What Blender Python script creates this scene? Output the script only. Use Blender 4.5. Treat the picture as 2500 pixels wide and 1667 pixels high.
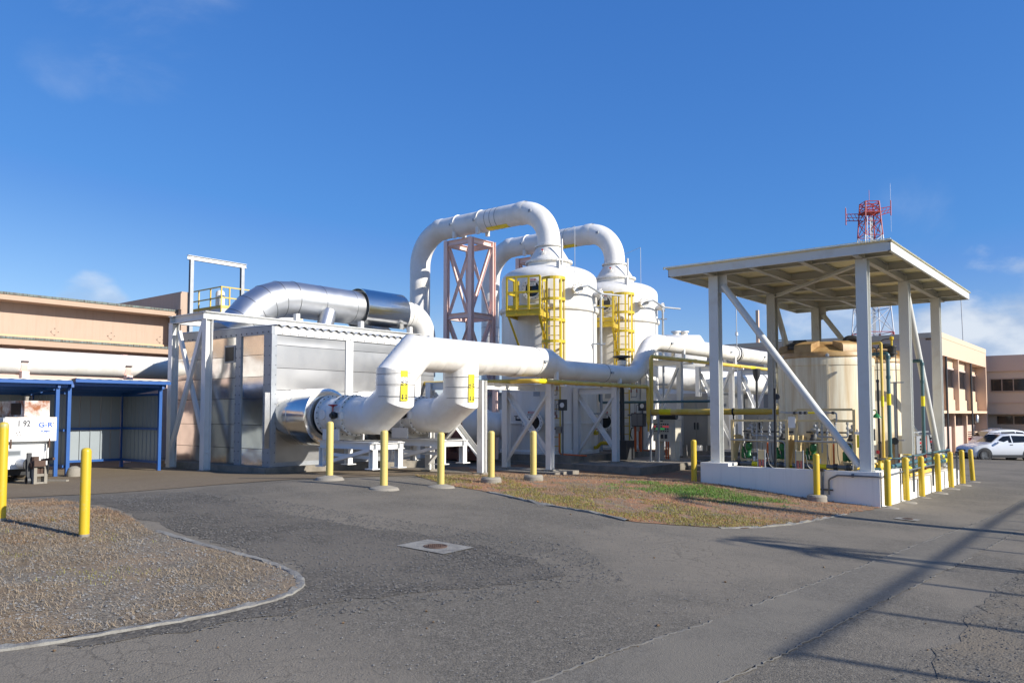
import bpy, bmesh, math, random
import numpy as np
from mathutils import Vector, Matrix, geometry
random.seed(7); rng = np.random.default_rng(7)
R = math.radians
SC = bpy.context.scene; COL = SC.collection
for o in list(bpy.data.objects): bpy.data.objects.remove(o)

# ------------------------------------------------------------------ camera, sky, sun, exposure
cam = bpy.data.cameras.new('camera'); camo = bpy.data.objects.new('camera', cam); COL.objects.link(camo)
camo.location = (0, 0, 1.6); camo.rotation_euler = (R(93.071), 0, R(39.06))
cam.sensor_width = 36; cam.lens = 27.65; cam.shift_y = 0.0292; cam.clip_start = .05; cam.clip_end = 3000
SC.camera = camo
SUN_EL, SUN_AZ = 27.0, 13.0          # elevation, angle from +X towards +Y
TO_SUN = Vector((math.cos(R(SUN_EL))*math.cos(R(SUN_AZ)), math.cos(R(SUN_EL))*math.sin(R(SUN_AZ)), math.sin(R(SUN_EL))))
sun = bpy.data.lights.new('sun', 'SUN'); sun.energy = 4.6; sun.angle = R(.53); sun.color = (1, .945, .86)
suno = bpy.data.objects.new('sun', sun); COL.objects.link(suno); suno.location = (20, 0, 40)
suno.rotation_euler = TO_SUN.to_track_quat('Z', 'Y').to_euler()
W = bpy.data.worlds.new('World'); SC.world = W; W.use_nodes = True
nt = W.node_tree; nt.nodes.clear()
def N(t, typ, **kw):
    n = t.nodes.new(typ)
    for k, v in kw.items():
        if k.startswith('i_'):
            key = k[2:]; n.inputs[int(key) if key.isdigit() else key].default_value = v
        else: setattr(n, k, v)
    return n
def world():
    L = nt.links
    sky = N(nt, 'ShaderNodeTexSky', sky_type='NISHITA'); sky.sun_disc = False
    sky.sun_elevation = R(SUN_EL); sky.sun_rotation = R(90-SUN_AZ); sky.altitude = 400; sky.air_density = 1.0; sky.dust_density = .25; sky.ozone_density = 3.2
    # colour response of the camera to the clear sky (same everywhere): per-channel power and gain
    se = N(nt, 'ShaderNodeSeparateColor'); L.new(sky.outputs[0], se.inputs[0]); hs = N(nt, 'ShaderNodeCombineColor')
    for i, (g, a, x0, s) in enumerate(((.861, .45, 1.8, .95), (.69, 1.03, 3.4, .88), (.5, 2.42, 6.0, .72))):   # deep blue part, then straight on into the bright sky round the sun
        mn = N(nt, 'ShaderNodeMath', operation='MINIMUM'); L.new(se.outputs[i], mn.inputs[0]); mn.inputs[1].default_value = x0
        pw = N(nt, 'ShaderNodeMath', operation='POWER'); L.new(mn.outputs[0], pw.inputs[0]); pw.inputs[1].default_value = g
        ml = N(nt, 'ShaderNodeMath', operation='MULTIPLY'); L.new(pw.outputs[0], ml.inputs[0]); ml.inputs[1].default_value = a
        ex = N(nt, 'ShaderNodeMath', operation='SUBTRACT'); L.new(se.outputs[i], ex.inputs[0]); L.new(mn.outputs[0], ex.inputs[1])
        ad = N(nt, 'ShaderNodeMath', operation='MULTIPLY_ADD'); L.new(ex.outputs[0], ad.inputs[0]); ad.inputs[1].default_value = s; L.new(ml.outputs[0], ad.inputs[2]); L.new(ad.outputs[0], hs.inputs[i])
    tc = N(nt, 'ShaderNodeTexCoord')
    nrm = N(nt, 'ShaderNodeVectorMath', operation='NORMALIZE'); L.new(tc.outputs['Generated'], nrm.inputs[0])
    mp = N(nt, 'ShaderNodeMapping'); mp.inputs['Scale'].default_value = (1, 1, 1.9); L.new(nrm.outputs[0], mp.inputs[0])
    nz = N(nt, 'ShaderNodeTexNoise', i_Scale=6.5, i_Detail=9, i_Roughness=.56, i_Distortion=.25); L.new(mp.outputs[0], nz.inputs['Vector'])
    nz2 = N(nt, 'ShaderNodeTexNoise', i_Scale=3.1, i_Detail=7, i_Roughness=.6, i_Distortion=.6); L.new(mp.outputs[0], nz2.inputs['Vector'])
    def mr(src, a, b, c, d, smooth=True):
        m = N(nt, 'ShaderNodeMapRange', interpolation_type='SMOOTHSTEP' if smooth else 'LINEAR'); L.new(src, m.inputs[0])
        for i, v in enumerate((a, b, c, d)): m.inputs[i+1].default_value = v
        return m.outputs[0]
    def mth(op, a, b):
        m = N(nt, 'ShaderNodeMath', operation=op)
        for i, s in enumerate((a, b)):
            if isinstance(s, (int, float)): m.inputs[i].default_value = s
            else: L.new(s, m.inputs[i])
        return m.outputs[0]
    sep = N(nt, 'ShaderNodeSeparateXYZ'); L.new(nrm.outputs[0], sep.inputs[0])
    # one bank of cumulus round the whole horizon, thickest where the noise swells
    band = mth('MULTIPLY', mr(sep.outputs[2], .01, .05, .35, 1), mr(sep.outputs[2], .1, .21, 1, 0))
    cum = mth('ADD', nz.outputs[0], mth('MULTIPLY', mth('SUBTRACT', band, 1), .5))
    # single clouds: direction, angular width, gain
    tot = mr(cum, .56, .68, 0, .75)
    for (d, w0, w1, gain, src, a, b) in CLOUDS:
        dv = Vector(d).normalized()
        dp = N(nt, 'ShaderNodeVectorMath', operation='DOT_PRODUCT'); L.new(nrm.outputs[0], dp.inputs[0]); dp.inputs[1].default_value = dv
        ma = mr(dp.outputs['Value'], math.cos(R(w1)), math.cos(R(w0)), 0, 1)
        v = mth('ADD', (nz if src else nz2).outputs[0], mth('MULTIPLY', mth('SUBTRACT', ma, 1), .42))
        v = mth('MULTIPLY', mr(v, a, b, 0, 1), gain)
        tot = mth('MAXIMUM', tot, v)
    nz3 = N(nt, 'ShaderNodeTexNoise', i_Scale=16, i_Detail=6); L.new(mp.outputs[0], nz3.inputs['Vector'])
    cc = N(nt, 'ShaderNodeMix', data_type='RGBA'); cc.inputs['A'].default_value = (3.0, 3.9, 5.4, 1); cc.inputs['B'].default_value = (5.4, 5.9, 6.6, 1)
    L.new(mr(nz3.outputs[0], .35, .65, 0, 1), cc.inputs['Factor'])
    mx = N(nt, 'ShaderNodeMix', data_type='RGBA'); L.new(tot, mx.inputs['Factor']); L.new(hs.outputs[0], mx.inputs['A']); L.new(cc.outputs['Result'], mx.inputs['B'])
    bg = N(nt, 'ShaderNodeBackground', i_Strength=.094); L.new(mx.outputs['Result'], bg.inputs[0])
    out = N(nt, 'ShaderNodeOutputWorld'); L.new(bg.outputs[0], out.inputs[0])
def view(du, dv):       # direction seen dx right, dy up of the principal point (tangents)
    y = R(39.06); th = R(3.071)
    fw = Vector((-math.sin(y), math.cos(y), 0)); rt = Vector((math.cos(y), math.sin(y), 0)); up = Vector((0, 0, 1))
    return (fw*math.cos(th)+up*math.sin(th)) + rt*du + (up*math.cos(th)-fw*math.sin(th))*dv
CLOUDS = [(view(-.46, .455), 2, 9, .30, 0, .38, .72), (view(-.57, .40), 1, 4, .12, 0, .38, .7), (view(-.535, .082), 1.0, 3.4, .6, 1, .36, .58),
          (view(.63, .045), 2, 8.5, .95, 1, .33, .55), (view(.40, .055), 2, 8, .65, 1, .36, .60), (view(.50, .19), 1, 5, .16, 0, .4, .7), (view(-.06, .06), 1, 5, .25, 1, .42, .7)]
world()
SC.view_settings.view_transform = 'Standard'; SC.view_settings.look = 'None'; SC.view_settings.exposure = 0.56; SC.view_settings.gamma = 1
SC.view_settings.use_curve_mapping = False
SC.cycles.max_bounces = 6; SC.cycles.diffuse_bounces = 3; SC.cycles.glossy_bounces = 3; SC.cycles.use_denoising = True; SC.cycles.sample_clamp_indirect = 4

# ------------------------------------------------------------------ materials
MATS = {}
def mat(name, col, rough=.5, metal=0., var=.10, vs=2.5, bump=0., bs=30., col2=None, amt2=.5, s2=4., soft2=.1, streak=False, spec=.5, grime=0., emit=0.):
    if name in MATS: return MATS[name]
    m = bpy.data.materials.new(name); MATS[name] = m; m.use_nodes = True; t = m.node_tree; L = t.links
    b = t.nodes['Principled BSDF']
    b.inputs['Roughness'].default_value = rough; b.inputs['Metallic'].default_value = metal; b.inputs['Specular IOR Level'].default_value = spec
    tc = N(t, 'ShaderNodeTexCoord'); vec = tc.outputs['Object']
    if streak:
        mp = N(t, 'ShaderNodeMapping'); mp.inputs['Scale'].default_value = (6, 6, .35); L.new(vec, mp.inputs[0]); vec2 = mp.outputs[0]
    else: vec2 = vec
    nz = N(t, 'ShaderNodeTexNoise', i_Scale=vs, i_Detail=6, i_Roughness=.6); L.new(vec, nz.inputs['Vector'])
    mx = N(t, 'ShaderNodeMix', data_type='RGBA')
    c = Vector(col)
    mx.inputs['A'].default_value = (*(c*(1-var)), 1); mx.inputs['B'].default_value = (*[min(1, x) for x in c*(1+var)], 1)
    L.new(nz.outputs[0], mx.inputs['Factor']); out = mx.outputs['Result']
    if col2 is not None:
        n2 = N(t, 'ShaderNodeTexNoise', i_Scale=s2, i_Detail=8, i_Roughness=.65); L.new(vec2, n2.inputs['Vector'])
        mr = N(t, 'ShaderNodeMapRange'); L.new(n2.outputs[0], mr.inputs[0]); th = .5+(.5-amt2)*.5
        mr.inputs[1].default_value = th-soft2; mr.inputs[2].default_value = th+soft2
        m2 = N(t, 'ShaderNodeMix', data_type='RGBA'); L.new(mr.outputs[0], m2.inputs['Factor']); L.new(out, m2.inputs['A']); m2.inputs['B'].default_value = (*col2, 1)
        out = m2.outputs['Result']
    L.new(out, b.inputs['Base Color'])
    rr = N(t, 'ShaderNodeMapRange'); L.new(nz.outputs[0], rr.inputs[0]); rr.inputs[3].default_value = max(.02, rough-.08); rr.inputs[4].default_value = min(1, rough+.08); L.new(rr.outputs[0], b.inputs['Roughness'])
    if bump:
        n3 = N(t, 'ShaderNodeTexNoise', i_Scale=bs, i_Detail=4); L.new(vec, n3.inputs['Vector'])
        bp = N(t, 'ShaderNodeBump', i_Strength=min(1, bump), i_Distance=.02 if bump <= 1 else .02*bump); L.new(n3.outputs[0], bp.inputs['Height']); L.new(bp.outputs[0], b.inputs['Normal'])
    if emit:
        b.inputs['Emission Color'].default_value = (*col, 1); b.inputs['Emission Strength'].default_value = emit
    return m
M = dict(
 white=mat('white_paint', (.79, .78, .74), .38, var=.03, bump=.06, bs=9, col2=(.62, .60, .54), amt2=.22, s2=1.6, soft2=.18, streak=True),
 frp=mat('white_fibreglass', (.80, .78, .73), .42, var=.03, bump=.55, bs=4, col2=(.66, .62, .53), amt2=.30, s2=1.3, soft2=.16),
 tankw=mat('white_gelcoat', (.78, .76, .71), .4, var=.03, vs=1.2, bump=.10, bs=4, col2=(.64, .60, .51), amt2=.3, s2=1.0, soft2=.25, streak=True),
 steelw=mat('white_steel_paint', (.77, .76, .72), .4, var=.025, vs=4, col2=(.66, .65, .61), amt2=.14, s2=3, soft2=.2),
 pink=mat('pink_steel_paint', (.84, .60, .52), .5, var=.06, vs=3, col2=(.76, .50, .42), amt2=.2, s2=4),
 yellow=mat('yellow_paint', (.62, .44, .02), .42, var=.06, vs=3, col2=(.55, .36, .03), amt2=.2, s2=5),
 bollard=mat('yellow_bollard_paint', (.58, .40, .02), .4, var=.05, vs=5, col2=(.42, .40, .16), amt2=.26, s2=7, soft2=.06),
 bollardw=mat('pale_yellow_bollard_paint', (.60, .47, .14), .45, var=.05, vs=5, col2=(.50, .38, .16), amt2=.28, s2=6, soft2=.08),
 ypipe=mat('yellow_pipe_paint', (.66, .45, .06), .5, var=.06, vs=2, col2=(.70, .52, .16), amt2=.35, s2=2),
 label=mat('yellow_label_film', (.85, .70, .01), .45, var=.03),
 black=mat('black_print', (.012, .012, .013), .5, var=.1),
 dark=mat('dark_metal', (.05, .052, .055), .5, .2, var=.2, vs=6),
 darkgrey=mat('dark_grey_pvc', (.13, .145, .155), .45, var=.12, vs=5),
 grey=mat('grey_pipe', (.36, .38, .40), .42, .3, var=.1, vs=5),
 galv=mat('galvanised_steel', (.36, .38, .40), .45, .3, var=.06, vs=6, col2=(.30, .32, .33), amt2=.3, s2=5, soft2=.2),
 concrete=mat('concrete', (.26, .23, .185), .9, var=.16, vs=4, bump=.5, bs=25, col2=(.13, .12, .10), amt2=.34, s2=2.2, soft2=.14),
 kerb=mat('kerb_concrete', (.25, .24, .21), .9, var=.2, vs=7, bump=.6, bs=30, col2=(.15, .14, .125), amt2=.42, s2=5, soft2=.12),
 footing=mat('footing_concrete', (.27, .245, .20), .9, var=.14, vs=8, bump=.4, bs=40),
 tan=mat('tan_stucco', (.47, .35, .265), .85, var=.04, vs=1.3, bump=.1, bs=60, col2=(.42, .30, .22), amt2=.22, s2=1.5, soft2=.15, streak=True),
 tand=mat('tan_coping', (.46, .33, .235), .85, var=.08, vs=3),
 accent=mat('amber_trim', (.60, .42, .25), .7, var=.05),
 copper=mat('verdigris_flashing', (.17, .22, .20), .7, .2, var=.2, vs=5, col2=(.10, .085, .07), amt2=.5, s2=6, soft2=.08, streak=True),
 pinkw=mat('pale_pink_wall', (.62, .47, .40), .85, var=.05, vs=2),
 office=mat('office_stucco', (.66, .47, .34), .85, var=.04, vs=.6, bump=.1, bs=20),
 office2=mat('office_stucco_light', (.66, .50, .35), .85, var=.05, vs=1.5),
 glass=mat('dark_glass', (.012, .014, .017), .08, var=.1, spec=.45),
 blue=mat('blue_steel_paint', (.012, .085, .30), .42, var=.1, vs=4),
 sheet=mat('grey_blue_sheet', (.27, .31, .33), .45, .1, var=.06, vs=3),
 roofsheet=mat('zincalume_sheet', (.55, .56, .55), .4, .6, var=.1, vs=4),
 cream=mat('cream_sheet', (.90, .84, .54), .55, var=.04, vs=3, col2=(.66, .60, .42), amt2=.22, s2=2),
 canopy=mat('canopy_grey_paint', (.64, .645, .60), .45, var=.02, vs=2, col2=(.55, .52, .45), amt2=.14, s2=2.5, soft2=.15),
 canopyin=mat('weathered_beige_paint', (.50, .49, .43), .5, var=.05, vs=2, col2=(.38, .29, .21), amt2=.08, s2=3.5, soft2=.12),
 bund=mat('white_masonry_paint', (.86, .83, .75), .7, var=.02, vs=2, bump=.15, bs=30, col2=(.74, .71, .64), amt2=.14, s2=2.2, soft2=.15, streak=True),
 poly=mat('cream_polyethylene', (.82, .76, .58), .45, var=.03, vs=1.2, col2=(.56, .40, .21), amt2=.42, s2=.9, soft2=.16, streak=True),
 polylid=mat('amber_polyethylene', (.52, .35, .15), .45, var=.1, vs=2, col2=(.28, .15, .055), amt2=.48, s2=2.2, soft2=.15),
 skid=mat('beige_enamel', (.64, .50, .26), .45, var=.06, vs=4),
 green=mat('green_pump_paint', (.02, .17, .045), .35, var=.15, vs=6),
 teal=mat('teal_pipe', (.055, .13, .14), .4, var=.1, vs=4),
 orange=mat('orange_conduit', (.55, .11, .02), .5, var=.1, vs=6),
 red=mat('red_paint', (.42, .02, .02), .45, var=.1, vs=6),
 redpost=mat('salmon_red_post', (.50, .13, .10), .5, var=.1),
 ss=mat('stainless_cabinet', (.50, .49, .46), .3, .9, var=.06, vs=2),
 cpanel=mat('control_panel_enamel', (.52, .49, .40), .4, var=.04),
 carwhite=mat('white_car_paint', (.72, .74, .76), .18, var=.01, spec=.7),
 rubber=mat('black_rubber', (.018, .018, .019), .7, var=.2),
 plastic=mat('black_plastic', (.03, .032, .035), .5, var=.1),
 taill=mat('red_lamp_lens', (.45, .01, .01), .15, var=.1),
 headl=mat('clear_lamp_lens', (.25, .26, .27), .2, .0, var=.1),
 rust=mat('rusty_white_paint', (.70, .68, .62), .55, var=.06, vs=4, col2=(.27, .085, .022), amt2=.50, s2=3.2, soft2=.10),
 trailer=mat('trailer_white_paint', (.76, .76, .73), .4, var=.03, col2=(.35, .15, .06), amt2=.10, s2=2.6, soft2=.05),
 rustdark=mat('dark_rust', (.085, .05, .035), .8, var=.3, vs=8),
 redmast=mat('mast_red', (.42, .045, .04), .5, var=.1), whitemast=mat('mast_white', (.70, .71, .72), .5, var=.05),
 signred=mat('sign_red', (.50, .03, .03), .5, var=.02), signwhite=mat('sign_white', (.75, .74, .70), .5, var=.02), signtxt=mat('sign_text', (.05, .05, .06), .6, var=.02),
 bluetxt=mat('blue_print', (.03, .11, .45), .5, var=.02),
 trunk=mat('palm_trunk', (.20, .15, .10), .9, var=.2), frond=mat('palm_frond', (.06, .10, .03), .6, var=.2),
 machgrey=mat('far_machine_paint', (.22, .21, .20), .6, var=.1), brownred=mat('maroon_steel', (.24, .10, .08), .55, var=.1),  # plain dark grey for the machine housing and cabinet doors, then maroon
 ledr=mat('red_pilot_lamp', (.55, .01, .02), .3, emit=.5), ledg=mat('green_pilot_lamp', (.01, .45, .05), .3, emit=.5), orangecone=mat('orange_cone', (.7, .16, .02), .5),
)
# wavy polished stainless cladding, with a separate copy for the sunlit face
def stainless(name, col, rough, waviness, wscale, streak):
    m = bpy.data.materials.new(name); m.use_nodes = True; t = m.node_tree; L = t.links; b = t.nodes['Principled BSDF']
    b.inputs['Metallic'].default_value = 1
    tc = N(t, 'ShaderNodeTexCoord')
    mp = N(t, 'ShaderNodeMapping'); mp.inputs['Scale'].default_value = (5, 5, .15) if streak > .1 else (1.5, 1.5, 1.5); L.new(tc.outputs['Object'], mp.inputs[0])
    ns = N(t, 'ShaderNodeTexNoise', i_Scale=3, i_Detail=8); L.new(mp.outputs[0], ns.inputs['Vector'])
    nd = N(t, 'ShaderNodeTexNoise', i_Scale=1.1, i_Detail=5); L.new(tc.outputs['Object'], nd.inputs['Vector'])
    ad = N(t, 'ShaderNodeMix', data_type='FLOAT', i_0=.5); L.new(ns.outputs[0], ad.inputs[2]); L.new(nd.outputs[0], ad.inputs[3])
    mr = N(t, 'ShaderNodeMapRange', interpolation_type='SMOOTHSTEP'); L.new(ad.outputs[0], mr.inputs[0]); mr.inputs[1].default_value = .36; mr.inputs[2].default_value = .64
    mx = N(t, 'ShaderNodeMix', data_type='RGBA'); c = Vector(col); mx.inputs['A'].default_value = (*(c*(1-streak)), 1); mx.inputs['B'].default_value = (*c, 1); L.new(mr.outputs[0], mx.inputs['Factor'])
    L.new(mx.outputs['Result'], b.inputs['Base Color'])
    rr = N(t, 'ShaderNodeMapRange'); L.new(mr.outputs[0], rr.inputs[0]); rr.inputs[3].default_value = rough*1.08; rr.inputs[4].default_value = rough*.96; L.new(rr.outputs[0], b.inputs['Roughness'])
    nw = N(t, 'ShaderNodeTexNoise', i_Scale=wscale, i_Detail=2, i_Roughness=.35); L.new(tc.outputs['Object'], nw.inputs['Vector'])
    bp = N(t, 'ShaderNodeBump', i_Strength=1, i_Distance=waviness); L.new(nw.outputs[0], bp.inputs['Height']); L.new(bp.outputs[0], b.inputs['Normal'])
    return m
M['clad'] = stainless('polished_stainless_cladding', (.78, .76, .72), .17, .03, 1.2, .09)
M['cladsun'] = stainless('sunlit_stainless_cladding', (.43, .43, .425), .42, .010, .9, .07)  # same steel; sunlight toned into a darker, rougher copy for the sunlit face
M['ductss'] = stainless('stainless_duct_skin', (.60, .605, .61), .44, .0015, 2, .05)
M['hood'] = stainless('stainless_hood_skin', (.74, .73, .70), .17, .012, 1.4, .08)

# ------------------------------------------------------------------ mesh helper
class MB:
    def __init__(s): s.v = []; s.f = []
    def add(s, vs, fs):
        n = len(s.v); s.v += [tuple(v) for v in vs]; s.f += [tuple(i+n for i in f) for f in fs]; return s
    def box(s, x0, y0, z0, x1, y1, z1):
        v = [(x, y, z) for x in (x0, x1) for y in (y0, y1) for z in (z0, z1)]
        return s.add(v, [(0, 1, 3, 2), (4, 6, 7, 5), (0, 4, 5, 1), (2, 3, 7, 6), (0, 2, 6, 4), (1, 5, 7, 3)])
    def prof(s, p0, p1, pts, up=(0, 0, 1), side=None):
        p0 = Vector(p0); p1 = Vector(p1); d = (p1-p0).normalized()
        if side is None:
            u = Vector(up); u = u-d*u.dot(d)
            if u.length < 1e-5: u = Vector((0, 1, 0)) if abs(d.y) < .9 else Vector((1, 0, 0)); u = u-d*u.dot(d)
            u.normalize(); sd = d.cross(u)
        else:
            sd = Vector(side); sd = (sd-d*sd.dot(d)).normalized(); u = sd.cross(d)
        n = len(pts); vs = [p0+sd*a+u*b for a, b in pts]+[p1+sd*a+u*b for a, b in pts]
        fs = [(i, (i+1) % n, (i+1) % n+n, i+n) for i in range(n)]+[tuple(range(n-1, -1, -1)), tuple(range(n, 2*n))]
        return s.add(vs, fs)
    def bar(s, p0, p1, w, h, up=(0, 0, 1), side=None):
        w /= 2; h /= 2; return s.prof(p0, p1, [(-w, -h), (w, -h), (w, h), (-w, h)], up, side)
    def ibeam(s, p0, p1, w, h, up=(0, 0, 1), side=None, tf=.014, tw=.010):
        a = w/2; b = h/2; t = tw/2
        return s.prof(p0, p1, [(-a, -b), (a, -b), (a, -b+tf), (t, -b+tf), (t, b-tf), (a, b-tf), (a, b), (-a, b), (-a, b-tf), (-t, b-tf), (-t, -b+tf), (-a, -b+tf)], up, side)
    def angle(s, p0, p1, w, up=(0, 0, 1), side=None, t=.010):
        return s.prof(p0, p1, [(-w/2, -w/2), (w/2, -w/2), (w/2, -w/2+t), (-w/2+t, -w/2+t), (-w/2+t, w/2), (-w/2, w/2)], up, side)
    def channel(s, p0, p1, w, h, up=(0, 0, 1), side=None, t=.012):
        return s.prof(p0, p1, [(0, -h/2), (w, -h/2), (w, -h/2+t), (t, -h/2+t), (t, h/2-t), (w, h/2-t), (w, h/2), (0, h/2)], up, side)
    def tube(s, pts, r, n=14, cap=True, closed=False):
        pts = [Vector(p) for p in pts]; m = len(pts); rr = r if hasattr(r, '__len__') else [r]*m
        segs = [(pts[(i+1) % m]-pts[i]).normalized() for i in range(m if closed else m-1)]
        d = segs[0]; ref = Vector((0, 0, 1)) if abs(d.z) < .9 else Vector((1, 0, 0)); a = (ref-d*ref.dot(d)).normalized(); b = d.cross(a)
        rings = []; off = [a*math.cos(2*math.pi*k/n)+b*math.sin(2*math.pi*k/n) for k in range(n)]
        for i in range(m):
            if closed: d0 = segs[i-1]; d1 = segs[i]
            else: d0 = segs[max(0, i-1)]; d1 = segs[min(i, m-2)]
            nrm = (d0+d1)
            if nrm.length < 1e-6: nrm = d0.copy()
            nrm.normalize(); ring = []
            for o in off:
                w = o*rr[i]; t = -w.dot(nrm)/max(.15, d0.dot(nrm)); ring.append(pts[i]+w+d0*t)
            rings.append(ring)
            q = d0.rotation_difference(d1); off = [q @ o for o in off]
        vs = [p for g in rings for p in g]; fs = []
        for i in range(m-1 if not closed else m):
            j = (i+1) % m
            for k in range(n): fs.append((i*n+k, i*n+(k+1) % n, j*n+(k+1) % n, j*n+k))
        if cap and not closed: fs += [tuple(range(n-1, -1, -1)), tuple(range((m-1)*n, m*n))]
        return s.add(vs, fs)
    def cyl(s, p0, p1, r, n=14, r1=None, cap=True): return s.tube([p0, p1], [r, r if r1 is None else r1], n, cap)
    def lathe(s, c, prof, n=24, axis=(0, 0, 1), cap=True):
        ax = Vector(axis).normalized(); c = Vector(c); ref = Vector((0, 0, 1)) if abs(ax.z) < .9 else Vector((1, 0, 0)); a = (ref-ax*ref.dot(ax)).normalized(); b = ax.cross(a)
        vs = []; fs = []; m = len(prof)
        for (r, z) in prof:
            for k in range(n): vs.append(c+ax*z+(a*math.cos(2*math.pi*k/n)+b*math.sin(2*math.pi*k/n))*max(r, 1e-4))
        for i in range(m-1):
            for k in range(n): fs.append((i*n+k, i*n+(k+1) % n, (i+1)*n+(k+1) % n, (i+1)*n+k))
        if cap: fs += [tuple(range(n-1, -1, -1)), tuple(range((m-1)*n, m*n))]
        return s.add(vs, fs)
    def ring(s, c, r, t, axis=(0, 0, 1), n=28, m=6, h=None):
        h = t if h is None else h
        pr = [(r+t*math.cos(2*math.pi*k/m), h*math.sin(2*math.pi*k/m)) for k in range(m+1)]
        return s.lathe(c, pr, n, axis, False)
    def band(s, c, r, w, t=.012, axis=(0, 0, 1), n=28): return s.lathe(c, [(r, -w/2), (r+t, -w/2), (r+t, w/2), (r, w/2)], n, axis, False)
    def bolts(s, c, r, n, axis, h=.025, br=.014, start=0.):
        ax = Vector(axis).normalized(); c = Vector(c); ref = Vector((0, 0, 1)) if abs(ax.z) < .9 else Vector((1, 0, 0)); a = (ref-ax*ref.dot(ax)).normalized(); b = ax.cross(a)
        for k in range(n):
            t = 2*math.pi*k/n+start; p = c+(a*math.cos(t)+b*math.sin(t))*r; s.cyl(p, p+ax*h, br, 6)
        return s
    def sphere(s, c, r, n=10, m=6, sz=1.): return s.lathe(c, [(r*math.sin(math.pi*i/m), -r*sz*math.cos(math.pi*i/m)) for i in range(m+1)], n, (0, 0, 1), False)
    def poly(s, pts): return s.add(pts, [tuple(range(len(pts)))])
    def mesh(s, name, org=(0, 0, 0)):
        me = bpy.data.meshes.new(name); o = Vector(org)
        me.from_pydata([tuple(Vector(v)-o) for v in s.v], [], s.f); me.validate(); me.update(); return me
def finish(me, smooth=35):
    if smooth:
        me.polygons.foreach_set('use_smooth', [True]*len(me.polygons)); me.set_sharp_from_angle(angle=R(smooth))
def wloc(o):
    v = Vector((0, 0, 0))
    while o: v = v+o.location; o = o.parent
    return v
def recalc(me):
    bm = bmesh.new(); bm.from_mesh(me); bmesh.ops.recalc_face_normals(bm, faces=bm.faces); bm.to_mesh(me); bm.free()
def tag(o, label=None, cat=None, group=None, kind=None):
    for k, v in (('label', label), ('category', cat), ('group', group), ('kind', kind)):
        if v: o[k] = v
    return o
def T(name, label, cat, loc=(0, 0, 0), group=None):
    o = bpy.data.objects.new(name, None); COL.objects.link(o); o.location = loc; o.empty_display_size = .2; return tag(o, label, cat, group)
def P(name, mb, m, parent=None, label=None, kind=None, smooth=35, local=False):
    org = wloc(parent) if (parent and not local) else (0, 0, 0)
    me = mb.mesh(name, org); recalc(me); finish(me, smooth); me.materials.append(m if not isinstance(m, str) else M[m])
    o = bpy.data.objects.new(name, me); COL.objects.link(o)
    if parent: o.parent = parent
    return tag(o, label, None, None, kind)
def ONE(name, mb, m, label, cat, loc, group=None, smooth=35):
    me = mb.mesh(name, loc); recalc(me); finish(me, smooth); me.materials.append(M[m] if isinstance(m, str) else m)
    o = bpy.data.objects.new(name, me); COL.objects.link(o); o.location = loc; return tag(o, label, cat, group)
def S(name, mb, m, smooth=35):
    me = mb.mesh(name); recalc(me); finish(me, smooth); me.materials.append(M[m] if isinstance(m, str) else m)
    o = bpy.data.objects.new(name, me); COL.objects.link(o); o['kind'] = 'structure'; return o
def copy_tree(o, parent=None, loc=None):
    c = o.copy(); COL.objects.link(c); c.parent = parent
    if loc is not None: c.location = loc
    for ch in list(o.children): copy_tree(ch, c)
    return c
def fillet(pts, r, n=8):
    pts = [Vector(p) for p in pts]; out = [pts[0]]
    for i in range(1, len(pts)-1):
        a, b, c = pts[i-1], pts[i], pts[i+1]; d0 = (b-a).normalized(); d1 = (c-b).normalized(); ang = d0.angle(d1)
        if ang < .02: out.append(b); continue
        ri = r[i-1] if hasattr(r, '__len__') else r
        t = min(ri*math.tan(ang/2), .49*(b-a).length*1.02 if i > 1 else .98*(b-a).length, .98*(c-b).length)
        rad = t/math.tan(ang/2); s = b-d0*t; nrm = (d1-d0*d1.dot(d0)).normalized(); ctr = s+nrm*rad
        for k in range(n+1):
            f = ang*k/n; out.append(ctr-nrm*rad*math.cos(f)+d0*rad*math.sin(f))
    out.append(pts[-1]); return out
def text_mb(txt, size, ox, oy, align='CENTER'):
    cu = bpy.data.curves.new('lettering', 'FONT'); cu.body = txt; cu.size = size; cu.align_x = align; cu.align_y = 'CENTER'; cu.resolution_u = 3; cu.offset = size*.028
    o = bpy.data.objects.new('lettering', cu); COL.objects.link(o)
    dg = bpy.context.evaluated_depsgraph_get(); me = bpy.data.meshes.new_from_object(o.evaluated_get(dg)); bpy.data.objects.remove(o); bpy.data.curves.remove(cu)
    v = [(p.co.x+ox, p.co.y+oy) for p in me.vertices]; f = [tuple(p.vertices) for p in me.polygons]; bpy.data.meshes.remove(me); return v, f
def place2d(v, f, org, ux, uy, mb=None, off=0.):
    mb = mb or MB(); org = Vector(org); ux = Vector(ux); uy = Vector(uy); nz = ux.cross(uy).normalized()*off
    return mb.add([org+ux*a+uy*b+nz for a, b in v], f)
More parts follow.
